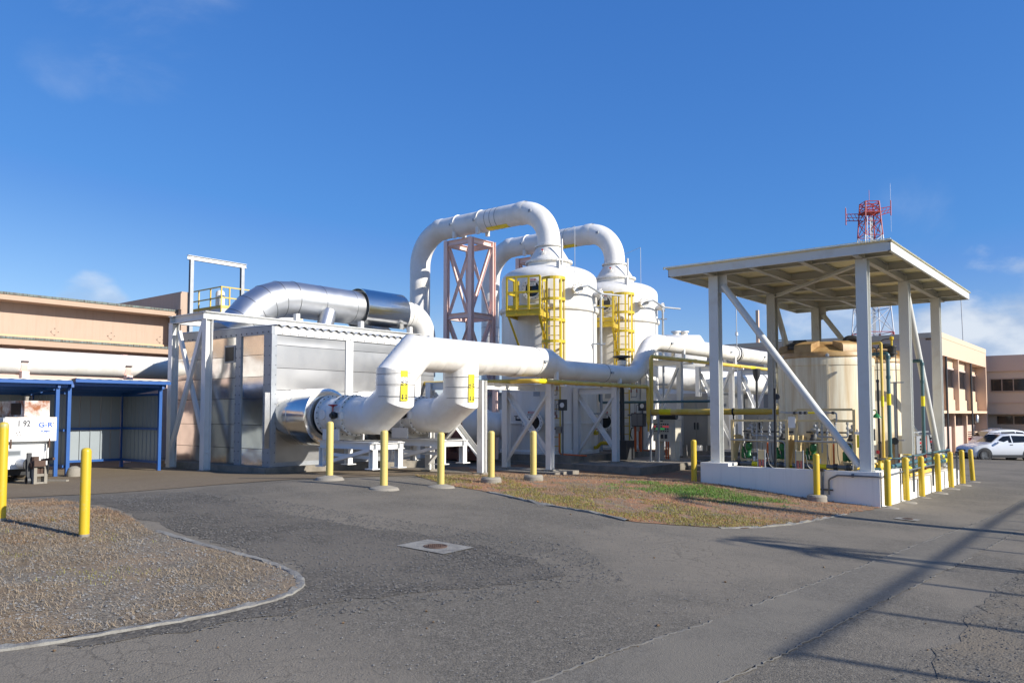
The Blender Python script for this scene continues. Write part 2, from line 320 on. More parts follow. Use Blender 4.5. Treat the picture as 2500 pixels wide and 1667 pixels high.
# ------------------------------------------------------------------ ground height (metres, from the lie of bollard feet, kerbs and walls)
GP = np.array([(0,0,-.05),(-4,-1,.02),(3,2,-.18),(-8,0,.08),(0,8,-.28),(4,8,-.35),(-4,8,-.12),(-9.89,4.12,.12),(-11.5,3.7,.25),(-12.94,10.09,.28),(-11.14,9.94,.2),(-11,11.3,.14),(-11,12.85,.12),(-10.86,14.15,.1),(-9.2,18.5,-.12),(-5.96,18.4,-.40),(-4.6,18.9,-.48),(-4.6,22.6,-.55),(-4.6,29.6,-.63),(-4.6,45,-.95),(-4.6,60,-1.2),(5,30,-.75),(10,50,-1.1),(-16.85,11.34,.13),(-20,8,.12),(-22,10,.12),(-14,6,.15),(-20,0,.12),(-17,20,.03),(-14,26,0),(-20,30,0),(-30,20,.05),(-30,50,-.5),(-60,20,0),(-60,80,-1),(0,-20,.1),(30,0,-.4),(30,60,-1.2),(0,90,-1.3),(-30,-20,.12),(-8.5,24,-.3),(-10.9,22,-.2),(-12.8,19.5,-.14),(-11.2,19.7,-.19),(-14.6,19.7,-.10),(-13.2,17.2,-.06)])
def _fit(Pt, lam=.02):
    n = len(Pt); d = np.hypot(Pt[:, None, 0]-Pt[None, :, 0], Pt[:, None, 1]-Pt[None, :, 1])
    K = np.where(d > 0, d*d*np.log(d+1e-12), 0); Q = np.c_[np.ones(n), Pt[:, :2]]
    return np.linalg.solve(np.block([[K+lam*n*np.eye(n), Q], [Q.T, np.zeros((3, 3))]]), np.r_[Pt[:, 2], 0, 0, 0])
_W = _fit(GP)
def Harr(x, y):
    x = np.atleast_1d(np.asarray(x, float)); y = np.atleast_1d(np.asarray(y, float))
    d2 = (GP[None, :, 0]-x[:, None])**2+(GP[None, :, 1]-y[:, None])**2
    z = (.5*d2*np.log(d2+1e-12)) @ _W[:-3]+_W[-3]+_W[-2]*x+_W[-1]*y
    r = np.hypot(x+10, y-25); w = np.clip((r-55)/35, 0, 1); w = w*w*(3-2*w); return z*(1-w)-1.3*w
def H(x, y): return float(Harr(x, y)[0])

def warm(c): return (c[0]*1.08, c[1]*1.0, c[2]*.85)
def groundmat(name, base, spk, spk2, sc=60., rough=.9, patch=None, pamt=.5, psc=.5, bump=.6, cracks=0., mid=None):
    base, spk, spk2 = warm(base), warm(spk), warm(spk2); patch = patch and warm(patch)
    m = bpy.data.materials.new(name); m.use_nodes = True; t = m.node_tree; L = t.links; b = t.nodes['Principled BSDF']; b.inputs['Roughness'].default_value = rough; b.inputs['Specular IOR Level'].default_value = .25
    tc = N(t, 'ShaderNodeTexCoord'); v = tc.outputs['Object']
    def ramp(src, a, c, lo=0, hi=1):
        q = N(t, 'ShaderNodeMapRange', interpolation_type='SMOOTHSTEP'); L.new(src, q.inputs[0]); q.inputs[1].default_value = a; q.inputs[2].default_value = c; q.inputs[3].default_value = lo; q.inputs[4].default_value = hi; return q.outputs[0]
    def mix(f, A, B):
        q = N(t, 'ShaderNodeMix', data_type='RGBA'); L.new(f, q.inputs['Factor'])
        for k, s in (('A', A), ('B', B)):
            if isinstance(s, tuple): q.inputs[k].default_value = (*s, 1)
            else: L.new(s, q.inputs[k])
        return q.outputs['Result']
    vo = N(t, 'ShaderNodeTexVoronoi', i_Scale=sc, i_Randomness=1.0); L.new(v, vo.inputs['Vector'])
    hsv = N(t, 'ShaderNodeSeparateColor'); L.new(vo.outputs['Color'], hsv.inputs[0])
    n1 = N(t, 'ShaderNodeTexNoise', i_Scale=psc, i_Detail=9, i_Roughness=.62); L.new(v, n1.inputs['Vector'])
    n2 = N(t, 'ShaderNodeTexNoise', i_Scale=sc*.35, i_Detail=5, i_Roughness=.7); L.new(v, n2.inputs['Vector'])
    c = mix(ramp(hsv.outputs[0], .55, .98), base, spk)
    c = mix(ramp(hsv.outputs[1], .62, .95), c, spk2)
    c = mix(ramp(n2.outputs[0], .35, .75, 0, .55), c, tuple(x*.62 for x in base))
    n5 = N(t, 'ShaderNodeTexNoise', i_Scale=13, i_Detail=7, i_Roughness=.75); L.new(v, n5.inputs['Vector'])
    c = mix(ramp(n5.outputs[0], .40, .66, 0, .5), c, tuple(x*.55 for x in base)); c = mix(ramp(n5.outputs[0], .44, .30, 0, .35), c, spk)
    if patch: c = mix(ramp(n1.outputs[0], .5+(.5-pamt)*.4-.09, .5+(.5-pamt)*.4+.09), c, patch)
    if mid:
        n4 = N(t, 'ShaderNodeTexNoise', i_Scale=psc*4.3, i_Detail=8, i_Roughness=.7); L.new(v, n4.inputs['Vector']); c = mix(ramp(n4.outputs[0], .47, .62, 0, .8), c, mid)
    hgt = N(t, 'ShaderNodeMath', operation='MULTIPLY_ADD'); L.new(vo.outputs['Distance'], hgt.inputs[0]); hgt.inputs[1].default_value = -.5; L.new(n2.outputs[0], hgt.inputs[2])
    hh = hgt.outputs[0]
    if cracks:
        wv = N(t, 'ShaderNodeTexNoise', i_Scale=2.2, i_Detail=4); L.new(v, wv.inputs['Vector'])
        va = N(t, 'ShaderNodeVectorMath', operation='MULTIPLY_ADD'); L.new(wv.outputs['Color'], va.inputs[0]); va.inputs[1].default_value = (.5, .5, 0); L.new(v, va.inputs[2])
        vc = N(t, 'ShaderNodeTexVoronoi', feature='DISTANCE_TO_EDGE', i_Scale=.9); L.new(va.outputs[0], vc.inputs['Vector'])
        ck = ramp(vc.outputs['Distance'], .0, .012, 1, 0)
        vf = N(t, 'ShaderNodeTexVoronoi', feature='DISTANCE_TO_EDGE', i_Scale=6.5); L.new(va.outputs[0], vf.inputs['Vector']); gf = N(t, 'ShaderNodeMath', operation='MULTIPLY'); L.new(ramp(vf.outputs['Distance'], .0, .05, .55, 0), gf.inputs[0]); L.new(ramp(n1.outputs[0], .5, .62), gf.inputs[1]); c = mix(gf.outputs[0], c, tuple(x*.4 for x in base))
        gate = ramp(n1.outputs[0], .46, .6); g2 = N(t, 'ShaderNodeMath', operation='MULTIPLY'); L.new(ck, g2.inputs[0]); L.new(gate, g2.inputs[1]); g3 = N(t, 'ShaderNodeMath', operation='MULTIPLY'); L.new(g2.outputs[0], g3.inputs[0]); g3.inputs[1].default_value = cracks
        c = mix(g3.outputs[0], c, tuple(x*.35 for x in base))
        h2 = N(t, 'ShaderNodeMath', operation='SUBTRACT'); L.new(hh, h2.inputs[0]); L.new(g3.outputs[0], h2.inputs[1]); hh = h2.outputs[0]
    L.new(c, b.inputs['Base Color'])
    bp = N(t, 'ShaderNodeBump', i_Strength=bump, i_Distance=.012); L.new(hh, bp.inputs['Height']); L.new(bp.outputs[0], b.inputs['Normal'])
    return m
M['asphalt'] = groundmat('asphalt', (.148, .142, .133), (.225, .218, .205), (.075, .075, .073), 75, patch=(.182, .172, .158), pamt=.48, psc=.28, cracks=.28)
M['strip'] = groundmat('newer_asphalt', (.168, .163, .155), (.20, .197, .19), (.095, .095, .092), 95, patch=(.165, .16, .15), pamt=.4, psc=.5, bump=.4)
M['loose'] = groundmat('loose_gravel_asphalt', (.096, .092, .088), (.23, .225, .215), (.04, .04, .04), 42, patch=(.13, .124, .117), pamt=.5, psc=.6, bump=.9)
M['shoulder'] = groundmat('shoulder_gravel', (.135, .13, .122), (.25, .245, .235), (.055, .054, .052), 48, patch=(.16, .145, .125), pamt=.5, psc=.7, bump=.9)
M['apron'] = groundmat('apron_paving', (.195, .163, .126), (.23, .20, .155), (.16, .135, .105), 70, patch=(.155, .128, .097), pamt=.5, psc=.35, bump=.25)
M['island'] = groundmat('gravel_and_dry_grass', (.20, .185, .165), (.27, .265, .25), (.07, .066, .06), 38, patch=(.23, .18, .13), pamt=.5, psc=.8, bump=.9, mid=(.19, .15, .11))
M['verge'] = groundmat('red_soil', (.27, .18, .12), (.28, .24, .19), (.12, .075, .05), 45, patch=(.32, .165, .10), pamt=.5, psc=.6, bump=.8, mid=(.21, .18, .12))
M['soil'] = groundmat('plant_yard_soil', (.13, .095, .07), (.2, .17, .14), (.06, .05, .04), 40, patch=(.10, .09, .08), pamt=.5, psc=.6, bump=.6)

def inpoly(x, y, poly):
    x = np.asarray(x, float); y = np.asarray(y, float); r = np.zeros(x.shape, bool); n = len(poly)
    for i in range(n):
        x0, y0 = poly[i]; x1, y1 = poly[(i+1) % n]
        c = ((y0 > y) != (y1 > y)) & (x < (x1-x0)*(y-y0)/(y1-y0+1e-12)+x0); r ^= c
    return r
def densify(poly, step, jit=0.):
    out = []; n = len(poly)
    for i in range(n):
        a = np.array(poly[i]); b = np.array(poly[(i+1) % n]); k = max(1, int(np.hypot(*(b-a))/step)); d = (b-a)/max(1e-9, np.hypot(*(b-a)))
        for q in range(k):
            p = a+(b-a)*q/k
            if q and jit: p = p+np.array([-d[1], d[0]])*rng.normal(0, jit)
            out.append((float(p[0]), float(p[1])))
    return out
def zone(name, poly, m, off, step=.5, edge=.25, jit=0., fade=0.):
    bd = densify(poly, edge, jit); xs = [p[0] for p in bd]; ys = [p[1] for p in bd]
    gx, gy = np.meshgrid(np.arange(math.floor(min(xs)/step)*step, max(xs), step), np.arange(math.floor(min(ys)/step)*step, max(ys), step)); gx = gx.ravel(); gy = gy.ravel()
    k = inpoly(gx, gy, bd); pts = bd+[(float(a), float(b)) for a, b in zip(gx[k], gy[k])]
    ve, ed, fa, *_ = geometry.delaunay_2d_cdt([Vector(p) for p in pts], [(i, (i+1) % len(bd)) for i in range(len(bd))], [list(range(len(bd)))], 1, 1e-5)
    xy = np.array([(v.x, v.y) for v in ve]); z = Harr(xy[:, 0], xy[:, 1])+off
    mb = MB(); mb.add([(a, b, c) for (a, b), c in zip(xy, z)], [tuple(f) for f in fa])
    me = mb.mesh(name); bm = bmesh.new(); bm.from_mesh(me); bmesh.ops.recalc_face_normals(bm, faces=bm.faces)
    if sum(f.normal.z for f in bm.faces) < 0: bmesh.ops.reverse_faces(bm, faces=bm.faces)
    bm.to_mesh(me); bm.free(); finish(me, 60); me.materials.append(M[m]); o = bpy.data.objects.new(name, me); COL.objects.link(o); o['kind'] = 'structure'; return o
def ground():
    xs = np.unique(np.r_[-900, -500, -300, -200, -140, -110, np.arange(-90, -30, 5), np.arange(-30, 8, .5), np.arange(8, 40, 4), 50, 65, 80, 120, 200, 300, 500, 900])
    ys = np.unique(np.r_[-900, -500, -250, -120, -60, np.arange(-40, -4, 4), np.arange(-4, 40, .5), np.arange(40, 100, 4), 110, 130, 160, 220, 300, 500, 900])
    X, Y = np.meshgrid(xs, ys); Z = Harr(X.ravel(), Y.ravel()); nx = len(xs)
    mb = MB(); f = [(j*nx+i, j*nx+i+1, (j+1)*nx+i+1, (j+1)*nx+i) for j in range(len(ys)-1) for i in range(nx-1)]
    mb.add(list(zip(X.ravel(), Y.ravel(), Z)), f); S('road', mb, 'asphalt', 60)
ground()
KERB = [(-9.71,4.99),(-9.02,4.97),(-8.23,4.97),(-7.41,4.96),(-6.95,4.91),(-6.55,4.80),(-6.28,4.66),(-6.07,4.46),(-5.93,4.2),(-5.85,3.84),(-5.83,3.34),(-5.86,2.98),(-5.92,2.45),(-6.02,1.99),(-6.25,1.2),(-6.6,.3),(-7.2,-1)]
def spline(pts, n=6):
    P_ = [np.array(pts[0])]+[np.array(p) for p in pts]+[np.array(pts[-1])]; out = []
    for i in range(1, len(P_)-2):
        a, b, c, d = P_[i-1:i+3]
        for k in range(n): t_ = k/n; out.append(tuple(.5*((2*b)+(-a+c)*t_+(2*a-5*b+4*c-d)*t_*t_+(-a+3*b-3*c+d)*t_**3)))
    return out+[tuple(pts[-1])]
KERB = spline(KERB)
ISL = [(x-.11 if y < 4.3 else x, y-.10 if y >= 4.3 else y) for x, y in KERB]
ISLAND = [(-12.2,5.35),(-10.6,5.05)]+ISL+[(-9,-2),(-14,-2.5),(-15.9,-1),(-15.6,2),(-15.3,4.9),(-14.6,5.45)]
VERGE = [(-13.25,12.75),(-12.82,12.5),(-11.3,11.69),(-9.8,11.48),(-8.32,11.01),(-7.21,10.93),(-6.37,10.72),(-5.75,11.0),(-5.2,11.45),(-4.9,12.04),(-4.72,13.15),(-4.71,14.79),(-4.72,17.48),(-4.72,18.75),(-9.1,18.8),(-9.6,22.5),(-12,22.8),(-15.5,22.8),(-16.2,16.8),(-13.3,15.4)]
zone('asphalt_strip', [(-3.06,3.9),(-2.95,6),(-2.88,7.2),(-2.76,9.8),(-2.70,16),(-2.68,21.2),(-2.66,40),(-1.9,40),(-1.91,21),(-1.93,16.1),(-1.95,11.6),(-2.01,9.4),(-2.1,7.5),(-2.13,5.85),(-2.2,4.8),(-2.3,2),(-3.1,2)], 'strip', .005, edge=.12, jit=.012)
zone('loose_gravel_band', [(-14.6,6.0),(-14.2,7.1),(-12.4,7.25),(-10.2,6.95),(-8.3,7.05),(-6.9,7.4),(-5.6,7.2),(-4.75,6.75),(-4.9,6.0),(-5.25,5.2),(-5.5,4.4),(-5.62,3.4),(-5.7,2.6),(-5.9,2.3),(-6.2,4.4),(-6.9,5.05),(-9.6,5.1),(-12.5,5.5)], 'loose', .004, edge=.15, jit=.05)
zone('road_shoulder', [(-1.25,2),(-1.2,5),(-1.35,8),(-1.3,12),(-1.4,20),(-1.3,40),(6,40),(6,2)], 'shoulder', .004, edge=.2, jit=.05)
zone('apron', [(-15.35,4.9),(-15.15,5.67),(-14.64,6.88),(-14.22,8.1),(-13.55,9.85),(-13.3,10.4),(-13.35,15.3),(-17,15.3),(-19,20),(-24.6,20),(-24.6,-8),(-16.2,-8),(-15.8,0)], 'apron', .008, edge=.2, jit=.015)
zone('gravel_island', ISLAND, 'island', .012, edge=.15, jit=.03)
zone('verge', VERGE, 'verge', .008, edge=.2, jit=.03)
def sweep_kerb(name, line, w, h, m, base=-.05, irregular=.008):
    mb = MB(); pts = []
    for i in range(len(line)-1):
        a = np.array(line[i]); b = np.array(line[i+1]); k = max(1, int(np.hypot(*(b-a))/.15))
        pts += [a+(b-a)*q/k for q in range(k)]
    pts.append(np.array(line[-1])); n = len(pts); vs = []
    for i, p in enumerate(pts):
        d = pts[min(n-1, i+1)]-pts[max(0, i-1)]; d = d/np.hypot(*d); s = np.array([-d[1], d[0]])
        g = lambda: rng.normal(0, irregular)
        for (o, z) in ((-w/2, base), (-w/2+g(), h*.75+g()), (-w/2+.025+g(), h+g()*.6), (w/2-.02+g(), h+g()*.6), (w/2, base)):
            q = p+s*o; vs.append((q[0], q[1], H(q[0], q[1])+z))
    f = [(i*5+k, i*5+k+1, i*5+k+6, i*5+k+5) for i in range(n-1) for k in range(4)]
    mb.add(vs, f); return S(name, mb, m, 40)
sweep_kerb('island_kerb', [(x-.05, y-.04) for x, y in KERB], .10, .02, 'kerb', irregular=.006)
sweep_kerb('verge_kerb', [(-9.9,11.5),(-8.32,11.02),(-7.21,10.95),(-6.37,10.72)], .10, .025, 'kerb', irregular=.012)
sweep_kerb('verge_kerb', [(-5.2,11.45),(-4.9,12.04),(-4.7,13.15),(-4.7,14.79),(-4.72,16.2)], .09, .012, 'kerb', irregular=.014)
def pnoise(x, y, s, seed=0):
    v = 0
    for k in range(4):
        f = s*1.9**k; v = v+np.sin(x*f*1.3+seed+1.7*np.sin(y*f*.9+seed*2+k))*np.cos(y*f*1.1-seed+1.3*np.sin(x*f*.8+k))/1.6**k
    return v
M['seam'] = mat('seam_grit', (.115, .11, .10), .9, var=.5, vs=60)
def seams():
    for l, w in (([(-3.05,3.0),(-3.04,4.9),(-2.92,6.05),(-2.87,7.2),(-2.75,9.8),(-2.7,16),(-2.68,21.2),(-2.67,34)], .011), ([(-2.25,2.5),(-2.2,4.85),(-2.13,5.85),(-2.1,7.5),(-2.01,9.44),(-1.95,11.6),(-1.92,16.1)], .009)):
        mb = MB(); vs = []; pts = []
        for i in range(len(l)-1):
            a = np.array(l[i]); b = np.array(l[i+1]); k = max(1, int(np.hypot(*(b-a))/.05)); pts += [a+(b-a)*q/k for q in range(k)]
        for p in pts:
            wd = w*(.3+abs(rng.normal(.5, .5))); o = rng.normal(0, .010); h = H(p[0], p[1])
            for s_, z in ((-1, .004), (-.3, .011), (.3, .011), (1, .004)): vs.append((p[0]+o+s_*wd, p[1], h+z+rng.normal(0, .0015)))
        keep = pnoise(np.array([p[1] for p in pts]), np.zeros(len(pts)), 1.3, l[0][0]) > -.55
        mb.add(vs, [(i*4+q, i*4+q+1, i*4+q+5, i*4+q+4) for i in range(len(pts)-1) if keep[i] for q in range(3)]); S('road_seam', mb, 'seam', 0)
seams()
# ---- loose stones, straw and grass: real pieces, nobody could count them
def scatter_stones(name, label, poly, n, smin, smax, m, off=.01, dens=None):
    bx = [p[0] for p in poly]; by = [p[1] for p in poly]; x = rng.uniform(min(bx), max(bx), n*3); y = rng.uniform(min(by), max(by), n*3); k = inpoly(x, y, poly)
    if dens is not None: k &= rng.uniform(0, 1, x.shape) < dens(x, y)
    x = x[k][:n]; y = y[k][:n]; z = Harr(x, y)+off; n = len(x)
    base = np.array([(1,0,0),(-1,0,0),(0,1,0),(0,-1,0),(0,0,1),(0,0,-1)], float); F = np.array([(0,2,4),(2,1,4),(1,3,4),(3,0,4),(2,0,5),(1,2,5),(3,1,5),(0,3,5)])
    s = smin*(smax/smin)**(rng.uniform(0, 1, n)**2.2); V = base[None]*(s[:, None, None]*rng.uniform(.55, 1.1, (n, 6, 1)))*np.array([1, 1, .62]); a = rng.uniform(0, 6.28, n); c, si = np.cos(a), np.sin(a)
    VX = V[:, :, 0]*c[:, None]-V[:, :, 1]*si[:, None]; VY = V[:, :, 0]*si[:, None]+V[:, :, 1]*c[:, None]; V = np.stack([VX+x[:, None], VY+y[:, None], V[:, :, 2]+(z+s*.25)[:, None]], -1).reshape(-1, 3)
    FF = (F[None]+(np.arange(n)*6)[:, None, None]).reshape(-1, 3); me = bpy.data.meshes.new(name); me.from_pydata(V.tolist(), [], FF.tolist()); me.update(); me.materials.append(M[m])
    o = bpy.data.objects.new(name, me); COL.objects.link(o); return tag(o, label, 'gravel', None, 'stuff')
def scatter_blades(name, label, poly, n, h0, h1, w, m, lean=.8, off=.01, dens=None, cat='grass'):
    bx = [p[0] for p in poly]; by = [p[1] for p in poly]; x = rng.uniform(min(bx), max(bx), n*3); y = rng.uniform(min(by), max(by), n*3); k = inpoly(x, y, poly)
    if dens is not None: k &= rng.uniform(0, 1, x.shape) < dens(x, y)
    x = x[k][:n]; y = y[k][:n]; n = len(x); z = Harr(x, y)+off; h = rng.uniform(h0, h1, n); a = rng.uniform(0, 6.28, n); l = (rng.uniform(.2, 1, n)**(.35 if lean > 1.1 else 1))*lean; ww = w*rng.uniform(.6, 1.3, n)
    dx, dy = np.cos(a), np.sin(a); up = h*np.cos(l*1.4); out = h*np.sin(l*1.4)
    A = np.stack([x-dy*ww, y+dx*ww, z], -1); B = np.stack([x+dy*ww, y-dx*ww, z], -1); C = np.stack([x+dx*out*.55+dy*ww*.7, y+dy*out*.55-dx*ww*.7, z+up*.65], -1); D = np.stack([x+dx*out*.55-dy*ww*.7, y+dy*out*.55+dx*ww*.7, z+up*.65], -1); E = np.stack([x+dx*out, y+dy*out, z+up*.9], -1)
    V = np.stack([A, B, C, D, E], 1).reshape(-1, 3); b = np.arange(n)*5; F = [(q, q+1, q+2, q+3) for q in b.tolist()]+[(q+3, q+2, q+4) for q in b.tolist()]
    me = bpy.data.meshes.new(name); me.from_pydata(V.tolist(), [], F); me.update(); me.materials.append(M[m]); o = bpy.data.objects.new(name, me); COL.objects.link(o); return tag(o, label, cat, None, 'stuff')
mat('stone', (.20, .195, .185), .9, var=.5, vs=14); mat('stone_dark', (.12, .118, .115), .9, var=.5, vs=14); mat('straw', (.33, .255, .165), .8, var=.35, vs=3); mat('straw_red', (.34, .22, .12), .8, var=.3, vs=3); mat('grass', (.10, .22, .018), .6, var=.35, vs=4); mat('grass_dry', (.24, .22, .04), .7, var=.35, vs=4)
for k in ('stone', 'stone_dark', 'straw', 'straw_red', 'grass', 'grass_dry'): M[k] = MATS[k]
isl = lambda x, y: np.clip(.42+.6*np.clip((2.4-y)/1.2, 0, 1)+.6*(x < -11.3)*(y > 3)+.35*(pnoise(x, y, 1.6, 3) > .4), 0, 1)
NEAR = [(-10.5,5.0)]+ISL+[(-8,-1),(-12,-1),(-14.5,1),(-14.5,4.5)]
scatter_stones('loose_stones', 'loose grey stones on the kerbed gravel island at left', NEAR, 42000, .005, .022, 'stone', .012, isl)
scatter_stones('loose_chippings', 'dark loose chippings strewn over the driveway beside the kerbed island', [(-14.4,6.2),(-13.5,7.4),(-9,7.8),(-5.5,8.2),(-4.2,7),(-4.8,5),(-5.6,3),(-5.75,2.2),(-5.7,3.9),(-6.3,4.9),(-9.6,5.1)], 16000, .005, .018, 'stone_dark', .005)
scatter_stones('road_grit', 'fine grit lying on the asphalt road', [(-5.5,2),(-4.5,9),(-5,11),(-12,11.5),(-13,8),(-5,7.5),(-2.9,8),(-2.9,3)], 5000, .004, .013, 'stone', .004)
scatter_stones('shoulder_stones', 'loose stones on the road shoulder at lower right', [(-1.5,3.5),(-1.2,16),(.5,16),(1,3.5)], 9000, .004, .014, 'stone_dark', .005)
scatter_stones('verge_stones', 'small stones on the red soil verge before the plant', VERGE[:15]+[(-13.2,19)], 5000, .007, .025, 'stone', .01)
mat('litter', (.16, .10, .05), .8, var=.5, vs=20); M['litter'] = MATS['litter']
scatter_stones('leaf_litter', 'dead leaves and bits of bark strewn thinly over the asphalt', [(-6,2),(-5.4,7),(-9,9),(-11,11),(-6,10.5),(-3,12),(-1,6),(-2,2)], 60, .008, .024, 'litter', .004)
scatter_blades('dry_grass', 'dry straw and dead grass on the gravel island at left', NEAR, 70000, .02, .085, .0022, 'straw', 1.13, .014, lambda x, y: (.2+.8*(pnoise(x, y, 1.1, 1) > -.3))*np.clip((y-.8)/1.6, .25, 1))
scatter_blades('dry_grass_reddish', 'reddish dead grass along the top of the gravel island', [(-15.1,4.0),(-14.4,5.5),(-11.2,5.2),(-9.8,4.9),(-9.5,3.4),(-12,3.0)], 26000, .02, .08, .0024, 'straw_red', 1.12, .012, lambda x, y: .2+.8*(pnoise(x, y, 1.3, 5) > 0))
scatter_blades('green_tufts', 'sparse olive grass tufts among the island gravel', NEAR, 5000, .02, .05, .003, 'grass_dry', .8, .012, lambda x, y: (pnoise(x, y, 1.9, 8) > .75)*1.)
scatter_blades('green_grass', 'bright green grass patch on the verge before the white containment wall', VERGE[:15]+[(-12,19)], 60000, .025, .07, .0035, 'grass', .9, .008, lambda x, y: np.clip(1.5*(1.0-np.hypot((x+7.8)/1.7, (y-16.2)/1.7)+.35*pnoise(x, y, 1.7, 2)), 0, 1))
scatter_blades('olive_grass', 'yellowing olive grass along the asphalt edge of the verge', VERGE[:15]+[(-12,19)], 42000, .02, .06, .0032, 'grass_dry', .95, .008, lambda x, y: np.clip((1.3-np.abs(y-12.2+.1*(x+9))/1.6)*1.0, 0, 1)*(pnoise(x, y, 1.5, 4) > -.2))
scatter_blades('verge_straw', 'dry straw over the red soil verge behind the bollards', VERGE[:15]+[(-13,19)], 42000, .02, .06, .003, 'straw_red', 1.05, .008, lambda x, y: .12+.7*(pnoise(x, y, 1.2, 6) > .1)*(np.clip(y-12.2, 0, 1)+(x < -9)*.8))
# ================================================================== PLANT: bollards
def make_bollard(h, m, foot, label, loc, group, lean=(0, 0)):
    t = T('bollard', label, 'bollard', loc, group); r = .058 if group == G3 else .072; z0 = .05 if foot else -.05
    mb = MB(); mb.lathe((0, 0, 0), [(r, z0), (r, h-.045), (r*.93, h-.022), (r*.72, h-.006), (r*.4, h+.002), (0, h+.004)], 24)
    o = P('post', mb, m, t, local=True); o.rotation_euler = (lean[0], lean[1], 0)
    if group == G3: P('bare_base', MB().lathe((0, 0, 0), [(r+.001, -.06), (r+.0015, .03), (r+.0005, .055)], 24, cap=False), 'footing', t, local=True)
    if foot == 'cone': P('footing', MB().lathe((0, 0, 0), [(.30, -.05), (.26, .006), (.16, .03), (.09, .05), (.0, .05)], 20), 'footing', t, local=True)
    if foot == 'disc': P('footing', MB().lathe((0, 0, 0), [(.22, -.15), (.22, .05), (.19, .085), (.08, .09), (0, .09)], 22), 'footing', t, local=True)
    if foot == 'square':
        mb = MB(); mb.lathe((0, 0, 0), [(.26, -.1), (.22, .004), (.10, .02), (0, .02)], 18); P('footing', mb, 'footing', t, local=True)
    return t
G0 = 0
G1 = 'pale yellow bollards in front of the white ducts'; G2 = 'yellow bollards along the road beside the white containment wall'; G3 = 'tall yellow bollards on the gravel island'; G4 = 'yellow bollards before the containment wall on the verge'
for (x, y, z, h, foot, lab) in [(-12.94, 10.09, .31, 1.13, 'cone', 'pale yellow bollard in front of the stainless collar of the near duct'),
    (-11.14, 9.94, .22, 1.07, 'cone', 'pale yellow bollard on the asphalt, nearest of the row before the ducts'),
    (-10.98, 11.29, .16, 1.07, 'cone', 'pale yellow bollard with chipped cap below the bend of the second duct'),
    (-11.0, 12.85, .16, 1.07, 'disc', 'pale yellow bollard on a round concrete footing at the edge of the dry grass'),
    (-10.86, 14.15, .14, 1.07, 'disc', 'pale yellow bollard on a round footing before the X-braced steel frame')]:
    make_bollard(h, 'bollardw', foot, lab, (x, y, z), G1)
for i, (x, y, z, lab, ln) in enumerate([(-4.59, 18.87, -.48, 'yellow bollard at the corner of the white containment wall, first of the roadside row', 0), (-4.6, 20.62, -.51, 'second yellow roadside bollard from the wall corner', .01), (-4.63, 22.4, -.56, 'third yellow roadside bollard from the wall corner, with a scuffed side', .01),
    (-4.55, 24.0, -.55, 'fourth yellow roadside bollard, in front of the salmon red post', .015), (-4.56, 25.8, -.57, 'fifth yellow roadside bollard, before the far end of the white wall', .01), (-4.56, 27.6, -.585, 'sixth yellow roadside bollard, in front of the white SUV front', .015), (-4.6, 29.6, -.63, 'leaning yellow bollard, farthest of the roadside row, before the SUV wheel', .05)]):
    make_bollard(1.07, 'bollard', 'square', lab, (x, y, z), G2, (0.0, -ln))
make_bollard(1.07, 'bollard', None, 'yellow bollard in bare soil at the left end of the white containment wall', (-9.17, 18.72, -.14), G4)
make_bollard(1.02, 'bollard', 'disc', 'yellow bollard on a round footing before the containment wall conduit', (-5.98, 18.40, -.33), G4)
make_bollard(1.07, 'bollard', None, 'tall yellow bollard with peeling paint standing in the gravel island', (-9.89, 4.12, .12), G3)
make_bollard(1.27, 'bollard', None, 'tall yellow bollard cut by the left edge before the pump trailer', (-11.42, 3.74, .22), G3)

# ================================================================== concrete pads
mb = MB(); mb.prof((0, 0, -.1), (0, 0, .36), [(-13.25, 9.75), (-13.25, 14.4), (-16.6, 14.4), (-16.6, 11.9), (-14.9, 11.35)], side=(1, 0, 0)); S('concrete_pad', mb, 'concrete')
mb = MB(); mb.box(-22.0, 11.05, -.05, -16.62, 17.3, .29); S('concrete_pad', mb, 'concrete')
mb = MB(); mb.box(-20.5, 20.05, -.4, -11.5, 30.2, .05); S('concrete_pad', mb, 'concrete')
mb = MB(); mb.box(-19, 20.35, .052, -14.15, 24.2, .26); mb.box(-18.6, 24.6, .052, -14.2, 28.4, .26); S('concrete_pad', mb, 'concrete')
mb = MB(); mb.box(-11.4, 22.9, -.4, -9.2, 30, -.03); mb.box(-12.0, 24.6, -.2, -9.3, 25.4, .18); mb.box(-12.4, 25.5, -.2, -9.3, 27.6, .3); S('concrete_pad', mb, 'concrete')
mb = MB(); mb.box(-16.5, 17.2, -.3, -12.65, 18.6, .0); S('concrete_pad', mb, 'concrete')

